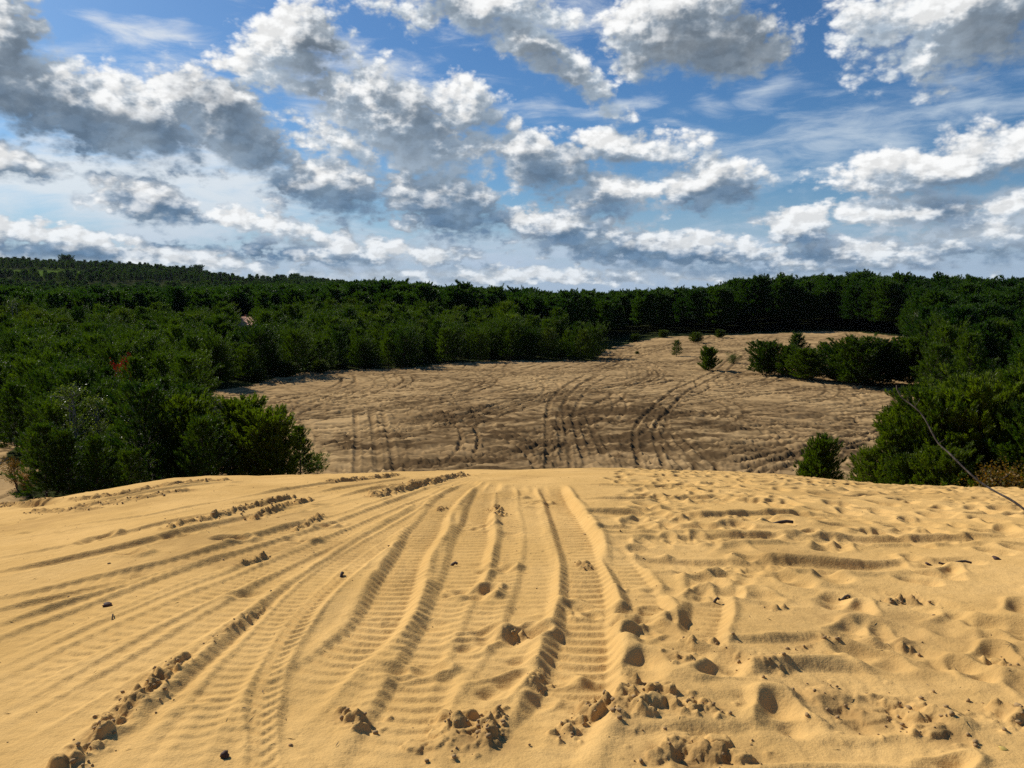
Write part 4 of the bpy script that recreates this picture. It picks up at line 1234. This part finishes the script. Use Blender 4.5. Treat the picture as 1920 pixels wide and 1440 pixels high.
# far woods
fx, fy, fr, fa = scatter(480, 1720, 8.0, -40, 30)
k = (fa < -4) | (fr < 760)
k &= (fbm(fx, fy, 1 / 160.0, 3, .5, 59) > -0.42) | (fr < 700) | (fr > 1420)
for (u, v, ru, rv) in ((440, 517, 60, 8), (60, 514, 120, 7), (500, 525, 55, 6)):
    a0, e0 = px_azel(u, v)
    kd = math.degrees(1 / F_PX)
    ee = np.degrees(np.arctan2(z_ground(fx, fy) - EYE, fr))
    k &= ~(np.hypot((fa - a0) / (ru * kd), (ee - e0) / (rv * kd)) < 1)
fx, fy, fr, fa = fx[k], fy[k], fr[k], fa[k]
fh = 8.5 * (1 + .28 * np.clip(rs.normal(size=len(fr)), -2, 2.5))

vis = np.abs(ya) < 35.5
order = np.argsort(np.where(vis, yr, 1e6))
near = order[:min(232, int(vis.sum()))]
rest = order[len(near):]
for i in near:
    left = ya[i] < 0
    if left:
        lab, grp = ("dark green young pine in the dense stand left of the sand basin", "young pines left of the basin")
        if yr[i] > 62:
            lab, grp = ("young pine farther back in the dense stand left of the basin", "young pines farther back on the left")
    else:
        lab, grp = ("dark pine in the stand on the slope right of the sand basin", "pines on the right slope")
    v = YOUNG[rs.integers(0, 5)] if rs.random() < .62 else BUSHY[rs.integers(0, 4)]
    h0 = TOP[v[1].name]
    plant("pine_tree", v, float(yx[i]), float(yy[i]), float(yh[i]) / h0, rs.uniform(0, 6.28), lab, "pine tree", grp)


def forest(name, x, y, h, variants, h0, label):
    for v in variants:
        if v[1].name not in crown_src:               # make sure each source crown stands somewhere in the wood
            i = len(x) - 1
            q = plant("pine_tree", v, float(x[0]), float(y[0]), float(h[0]) / TOP[v[1].name], rs.uniform(0, 6.28), "tall dark pine in the front row of the mature forest", "pine tree", "tall pines in the front row")
            x, y, h = x[1:], y[1:], h[1:]
    n = len(x)
    z = z_ground(x, y) - 0.05
    srt = rs.integers(0, len(variants), n)
    h0 = np.array([TOP[v[1].name] for v in variants])[srt]
    me = bpy.data.meshes.new(name)
    me.vertices.add(n)
    me.vertices.foreach_set('co', np.stack([x, y, z], 1).astype(np.float32).ravel())
    for nm, ty, d in (("size", 'FLOAT', h / h0), ("turn", 'FLOAT', rs.uniform(0, 6.28, n)), ("sort", 'INT', srt)):
        at = me.attributes.new(nm, ty, 'POINT')
        at.data.foreach_set('value', np.asarray(d, dtype=np.int32 if ty == 'INT' else np.float32))
    o = obj(name, me)
    tag(o, label, "forest", kind='stuff')
    t = bpy.data.node_groups.new(name, 'GeometryNodeTree')
    t.interface.new_socket("Geometry", in_out='INPUT', socket_type='NodeSocketGeometry')
    t.interface.new_socket("Geometry", in_out='OUTPUT', socket_type='NodeSocketGeometry')
    gi, go = t.nodes.new('NodeGroupInput'), t.nodes.new('NodeGroupOutput')
    join = t.nodes.new('GeometryNodeJoinGeometry')
    for v in variants[::-1]:
        oi = t.nodes.new('GeometryNodeObjectInfo')
        oi.transform_space = 'ORIGINAL'
        oi.inputs['Object'].default_value = crown_src[v[1].name]
        oi.inputs['As Instance'].default_value = True
        t.links.new(oi.outputs['Geometry'], join.inputs[0])

    def attr(nm, ty):
        a = t.nodes.new('GeometryNodeInputNamedAttribute')
        a.data_type = ty
        a.inputs['Name'].default_value = nm
        return a.outputs['Attribute']
    iop = t.nodes.new('GeometryNodeInstanceOnPoints')
    t.links.new(gi.outputs[0], iop.inputs['Points'])
    t.links.new(join.outputs[0], iop.inputs['Instance'])
    iop.inputs['Pick Instance'].default_value = True
    t.links.new(attr("sort", 'INT'), iop.inputs['Instance Index'])
    cx = t.nodes.new('ShaderNodeCombineXYZ')
    t.links.new(attr("turn", 'FLOAT'), cx.inputs[2])
    e2r = t.nodes.new('FunctionNodeEulerToRotation')
    t.links.new(cx.outputs[0], e2r.inputs[0])
    t.links.new(e2r.outputs[0], iop.inputs['Rotation'])
    t.links.new(attr("size", 'FLOAT'), iop.inputs['Scale'])
    t.links.new(iop.outputs[0], go.inputs[0])
    md = o.modifiers.new("trees", 'NODES')
    md.node_group = t
    return o


forest("young_forest", yx[rest], yy[rest], yh[rest], YOUNG + BUSHY[:3], 4.7, "dense young pine growth filling the lowland between the basin and the mature forest")
o = np.argsort(mr + 1e4 * (np.abs(ma) > 33))
forest("tall_forest", mx[o], my[o], mh[o], TALL, 11.0, "dark mature pine forest closing the view behind the sand basin")
forest("hill_forest", fx, fy, fh, TALL[:4] + YOUNG[:1], 10.5, "distant woods and fields on the long hill at the left horizon")
for (u, vt, r, lab) in ((127, 477, 1470, "big lone broad tree on the ridge of the far left hill"), (553, 512, 1250, "single tree on the low right end of the far hill"),
                        (372, 496, 1420, "clump tree on the far ridge right of the lone one")):
    tree_px("hill_tree", DENSE[1], u, 520, vt, lab, "tree", r=r, H=5.0, wide=1.5, crown_mat=M_TALL)

# ------------------------------------------------------------------ house roof in the forest


def plain_mat(name, ca, cb, scale=3.0, rough=0.85):
    m, g, out = new_mat(name)
    tc = g.n('ShaderNodeTexCoord').outputs['Object']
    c = g.mix(g.step(g.noise(tc, scale, 5, 0.65), 0.3, 0.7), ca, cb)
    pb = g.n('ShaderNodeBsdfPrincipled', {'Base Color': c, 'Roughness': rough})
    g.t.links.new(pb.outputs[0], out.inputs['Surface'])
    return m


def build_house():
    x, y, _ = px_at(463, 600, 168)
    z = float(z_ground(x, y))
    zr = px_at(463, 594, 168)[2] - z                # ridge height
    root = empty("house", (x, y, z - 0.1), R(65))
    tag(root, "small house half hidden in the forest, its orange tiled roof showing between treetops", "house")
    W, D, e = 2.6, 3.6, zr - 1.5
    v = [(-W, -D, 0), (W, -D, 0), (W, D, 0), (-W, D, 0), (-W, -D, e), (W, -D, e), (W, D, e), (-W, D, e), (0, -D, zr - .12), (0, D, zr - .12)]
    me = bpy.data.meshes.new("wall")
    me.from_pydata(v, [], [(0, 1, 5, 8, 4), (1, 2, 6, 5), (2, 3, 7, 9, 6), (3, 0, 4, 7)])
    obj("wall", me, plain_mat("house_plaster", (0.42, 0.38, 0.32, 1), (0.55, 0.5, 0.43, 1)), root)
    o = .35
    sl = 1.5 / W
    rv = [(-W - o, -D - o, e - sl * o), (0, -D - o, zr), (W + o, -D - o, e - sl * o), (-W - o, D + o, e - sl * o), (0, D + o, zr), (W + o, D + o, e - sl * o)]
    rv += [(a, b, c + .12) for a, b, c in rv]
    me = bpy.data.meshes.new("roof")
    me.from_pydata(rv, [], [(6, 7, 10, 9), (7, 8, 11, 10), (0, 3, 4, 1), (1, 4, 5, 2), (0, 1, 7, 6), (1, 2, 8, 7), (3, 9, 10, 4), (4, 10, 11, 5), (0, 6, 9, 3), (2, 5, 11, 8)])
    rf = obj("roof", me, plain_mat("roof_tiles", (0.50, 0.22, 0.11, 1), (0.66, 0.34, 0.20, 1), 6.0), root)
    c = [(.5, .6, zr - 1.2), (1.0, .6, zr - 1.2), (1.0, 1.1, zr - 1.2), (.5, 1.1, zr - 1.2), (.5, .6, zr + .5), (1.0, .6, zr + .5), (1.0, 1.1, zr + .5), (.5, 1.1, zr + .5)]
    me = bpy.data.meshes.new("chimney")
    me.from_pydata(c, [], [(0, 1, 5, 4), (1, 2, 6, 5), (2, 3, 7, 6), (3, 0, 4, 7), (4, 5, 6, 7)])
    obj("chimney", me, plain_mat("chimney_brick", (0.25, 0.12, 0.08, 1), (0.35, 0.18, 0.12, 1)), rf)


build_house()

# ------------------------------------------------------------------ thin air haze over the far hill


def build_haze():
    a, zl, zh = 5400.0, -60.0, 120.0
    v = [(-a, -a, zl), (a, -a, zl), (a, a, zl), (-a, a, zl), (-a, -a, zh), (a, -a, zh), (a, a, zh), (-a, a, zh)]
    me = bpy.data.meshes.new("haze")
    me.from_pydata(v, [], [(0, 3, 2, 1), (4, 5, 6, 7), (0, 1, 5, 4), (1, 2, 6, 5), (2, 3, 7, 6), (3, 0, 4, 7)])
    m, g, out = new_mat("haze")
    pv = g.n('ShaderNodeVolumePrincipled', {'Color': (0.80, 0.90, 1.0, 1), 'Density': 0.000018})
    g.t.links.new(pv.outputs[0], out.inputs['Volume'])
    o = obj("haze", me, m)
    tag(o, "thin bluish air over the far hill and forest", "haze", kind='stuff')


build_haze()

# ------------------------------------------------------------------ bare branch and small litter
M_DRY = bark_mat("weathered_wood", (0.030, 0.020, 0.013, 1), (0.15, 0.12, 0.09, 1))
M_DARKW = bark_mat("dark_twig", (0.03, 0.022, 0.016, 1), (0.08, 0.05, 0.035, 1))


def z_top(x, y):
    X, Y = np.array([x]), np.array([y])
    return float(z_ground(X, Y)[0] + fg.sample(fg.H, X, Y)[0])


def build_branch():
    base = px_ground(1990, 1035, 2, 18)
    r0 = math.hypot(*base)
    path = [((1990, 1035), r0), ((1950, 985), r0 + .02), ((1920, 955), r0 + .05), ((1895, 937), r0 + .1), ((1865, 921), r0 + .15), ((1835, 902), r0 + .22), ((1803, 873), r0 + .3), ((1778, 848), r0 + .4),
            ((1760, 832), r0 + .45), ((1748, 812), r0 + .5), ((1738, 792), r0 + .55), ((1724, 772), r0 + .6), ((1706, 757), r0 + .65), ((1692, 747), r0 + .68), ((1686, 738), r0 + .7), ((1681, 728), r0 + .72), ((1682, 716), r0 + .73)]
    P = np.array([px_at(u, v, r) for (u, v), r in path])
    P[0, 2] = z_top(base[0], base[1]) - 0.08
    S = spline(P, 0.04)
    t = np.linspace(0, 1, len(S))
    rad = 0.0115 * (1 - 0.70 * t) * (1 + 0.10 * np.sin(t * 47)) + 0.001
    paths = [(S, rad)]
    for (f, dx, dy, dz, L) in ((.83, .5, .1, .8, .10), (.66, .6, -.2, .6, .07), (.90, -.7, .1, .5, .06), (.45, -.3, .1, .8, .06)):
        i = int(f * (len(S) - 1))
        d = unit(np.array([dx, dy, dz]))
        q = np.linspace(0, 1, 4)
        paths.append((S[i] + d * (q * L)[:, None], rad[i] * .55 * (1 - .75 * q)))
    v, f = tubes(paths, 8)
    o = obj("bare_branch", mesh_np("bare_branch", v, f, True), M_DRY)
    tag(o, "long thin bare branch stuck in the dune, curving up in front of the right pines", "branch")


build_branch()


def lump_mesh(name, seed, flat=0.7, stretch=1.0):
    import bmesh
    bm = bmesh.new()
    bmesh.ops.create_icosphere(bm, subdivisions=1 if flat == 0.7 else 2, radius=1.0)
    rg = random.Random(seed)
    ph = [rg.uniform(0, 6.28) for _ in range(6)]
    for v in bm.verts:
        c = v.co
        k = 1 + .22 * math.sin(3 * c.x + ph[0]) + .18 * math.sin(4 * c.y + ph[1] + 2 * c.z) + .12 * math.sin(7 * c.z + ph[2] + 3 * c.x)
        v.co = Vector((c.x * k * stretch, c.y * k, c.z * k * flat))
    me = bpy.data.meshes.new(name)
    bm.to_mesh(me)
    bm.free()
    return me


def build_clods():
    base = [lump_mesh("lump", 5 + k) for k in range(4)]
    arr = []
    for me in base:
        co = np.zeros(len(me.vertices) * 3, dtype=np.float32)
        me.vertices.foreach_get('co', co)
        fa = np.zeros(len(me.polygons) * 3, dtype=np.int32)
        me.polygons.foreach_get('vertices', fa)
        arr.append((co.reshape(-1, 3), fa.reshape(-1, 3)))
    Vs, Fs, o = [], [], 0
    pts = list(lump_pts)
    for _ in range(260):                             # crumbs scattered about
        y, x = rs.uniform(2.8, 12), rs.uniform(-7, 8)
        pts.append((x, y, .004 + .011 * rs.random() ** 3))
    for (x, y, r) in pts:
        v, f = arr[rs.integers(0, 4)]
        a = rs.uniform(0, 6.28)
        rot = np.array([[math.cos(a), -math.sin(a), 0], [math.sin(a), math.cos(a), 0], [0, 0, 1]])
        q = (v * r * rs.uniform(.7, 1.1, 3)) @ rot.T + np.array([x, y, z_top(x, y) + r * .18])
        Vs.append(q)
        Fs.append(f + o)
        o += len(v)
    me = mesh_np("sand_clods", np.vstack(Vs), np.vstack(Fs), False)
    c = obj("sand_clods", me, plain_mat("damp_sand_crumbs", (0.27, 0.160, 0.062, 1), (0.40, 0.255, 0.105, 1), 30.0, 0.95))
    tag(c, "crumbled clods of damp brown sand strewn along the broken rut edges", "sand", kind='stuff')


build_clods()


def build_litter():
    P, D, L = [], [], []
    for _ in range(900):
        y, x = 2.7 + 11 * rs.random() ** 1.3, rs.uniform(-7, 8)
        P.append((x, y, z_top(x, y) + .003))
        a = rs.uniform(0, 6.28)
        D.append((math.cos(a), math.sin(a), rs.uniform(-.1, .25)))
        L.append(rs.uniform(.012, .05))
    V, Fc = blades(np.array(P), np.array(D), np.array(L), 0.004, rs)
    c = obj("plant_litter", mesh_np("plant_litter", V, Fc), M_DARKW)
    tag(c, "fallen pine needles and crumbs of bark blown across the sand", "litter", kind='stuff')


build_litter()


def twig(u, v, length, rad, ang, label, name="twig", mat=None):
    x, y = px_ground(u, v, 1.5, 18)
    z = z_top(x, y)
    d = np.array([math.cos(ang), math.sin(ang), 0.0])
    q = np.linspace(-.5, .5, 6)
    P = np.array([x, y, z + rad * .6]) + d * (q * length)[:, None] + np.stack([0 * q, 0 * q, 0.02 * np.sin(q * 5)], 1)
    pv, pf = tubes([(P, rad * (1 - .3 * np.abs(q)))], 7)
    m = len(P) * 7
    o = obj(name, mesh_np(name, pv, pf, True), mat or M_DARKW)
    tag(o, label, "twig")


twig(1455, 986, .33, .018, .05, "short dark stick lying level on the trampled sand, pointing right")
twig(848, 1054, .085, .012, -.2, "stubby dark stick in the second wheel rut from the centre")
twig(210, 1157, .10, .004, 1.9, "hair thin twig on the smooth sand left of the crumbled ridge")
twig(1790, 1064, .22, .010, -.3, "thin dark twig flat on the sand at the right, pointing down to the right")
twig(640, 1078, .06, .012, 1.4, "small upright dark splinter at the edge of a left rut")
twig(1340, 1127, .06, .009, .2, "tiny dark stick in the narrow tread track right of centre")
twig(1583, 1122, .07, .010, -.4, "tiny dark stick on the sand between the right footprints")


def bit(u, v, size, label, name, cat, mat, seed, stretch=1.6, flat=.5, rz=.4):
    x, y = px_ground(u, v, 1.5, 18)
    me = lump_mesh(name, seed, flat, stretch)
    for p in me.polygons:
        p.use_smooth = True
    o = obj(name, me, mat, loc=(x, y, z_top(x, y) + size * flat * .6))
    size *= 0.75
    o.scale = (size, size, size)
    o.rotation_euler = (.2, .15, rz)
    tag(o, label, cat)


M_CONE = plain_mat("brown_cone", (0.045, 0.022, 0.014, 1), (0.11, 0.05, 0.03, 1), 12)
M_LEAFY = plain_mat("yellow_leaf", (0.45, 0.30, 0.05, 1), (0.60, 0.45, 0.12, 1), 12)
bit(201, 1131, .026, "dark brown clump of bark alone on the smooth left sand", "bark_piece", "bark", M_CONE, 3, 1.9, .6, .5)
bit(421, 1412, .020, "dark reddish pine cone by the bottom edge, left of the narrow tread", "pine_cone", "pine cone", M_CONE, 8, 1.4, .8, 1.2)
bit(1881, 1408, .018, "small yellow leaf near the bottom right corner", "fallen_leaf", "leaf", M_LEAFY, 4, 1.5, .25, -.5)
bit(1869, 1054, .030, "dark pebble like bark chip at the far right of the sand", "bark_piece", "bark", M_CONE, 12, 1.5, .5, .1)
bit(1740, 1058, .024, "bark chip just left of the thin right twig", "bark_piece", "bark", M_CONE, 14, 1.4, .5, .9)
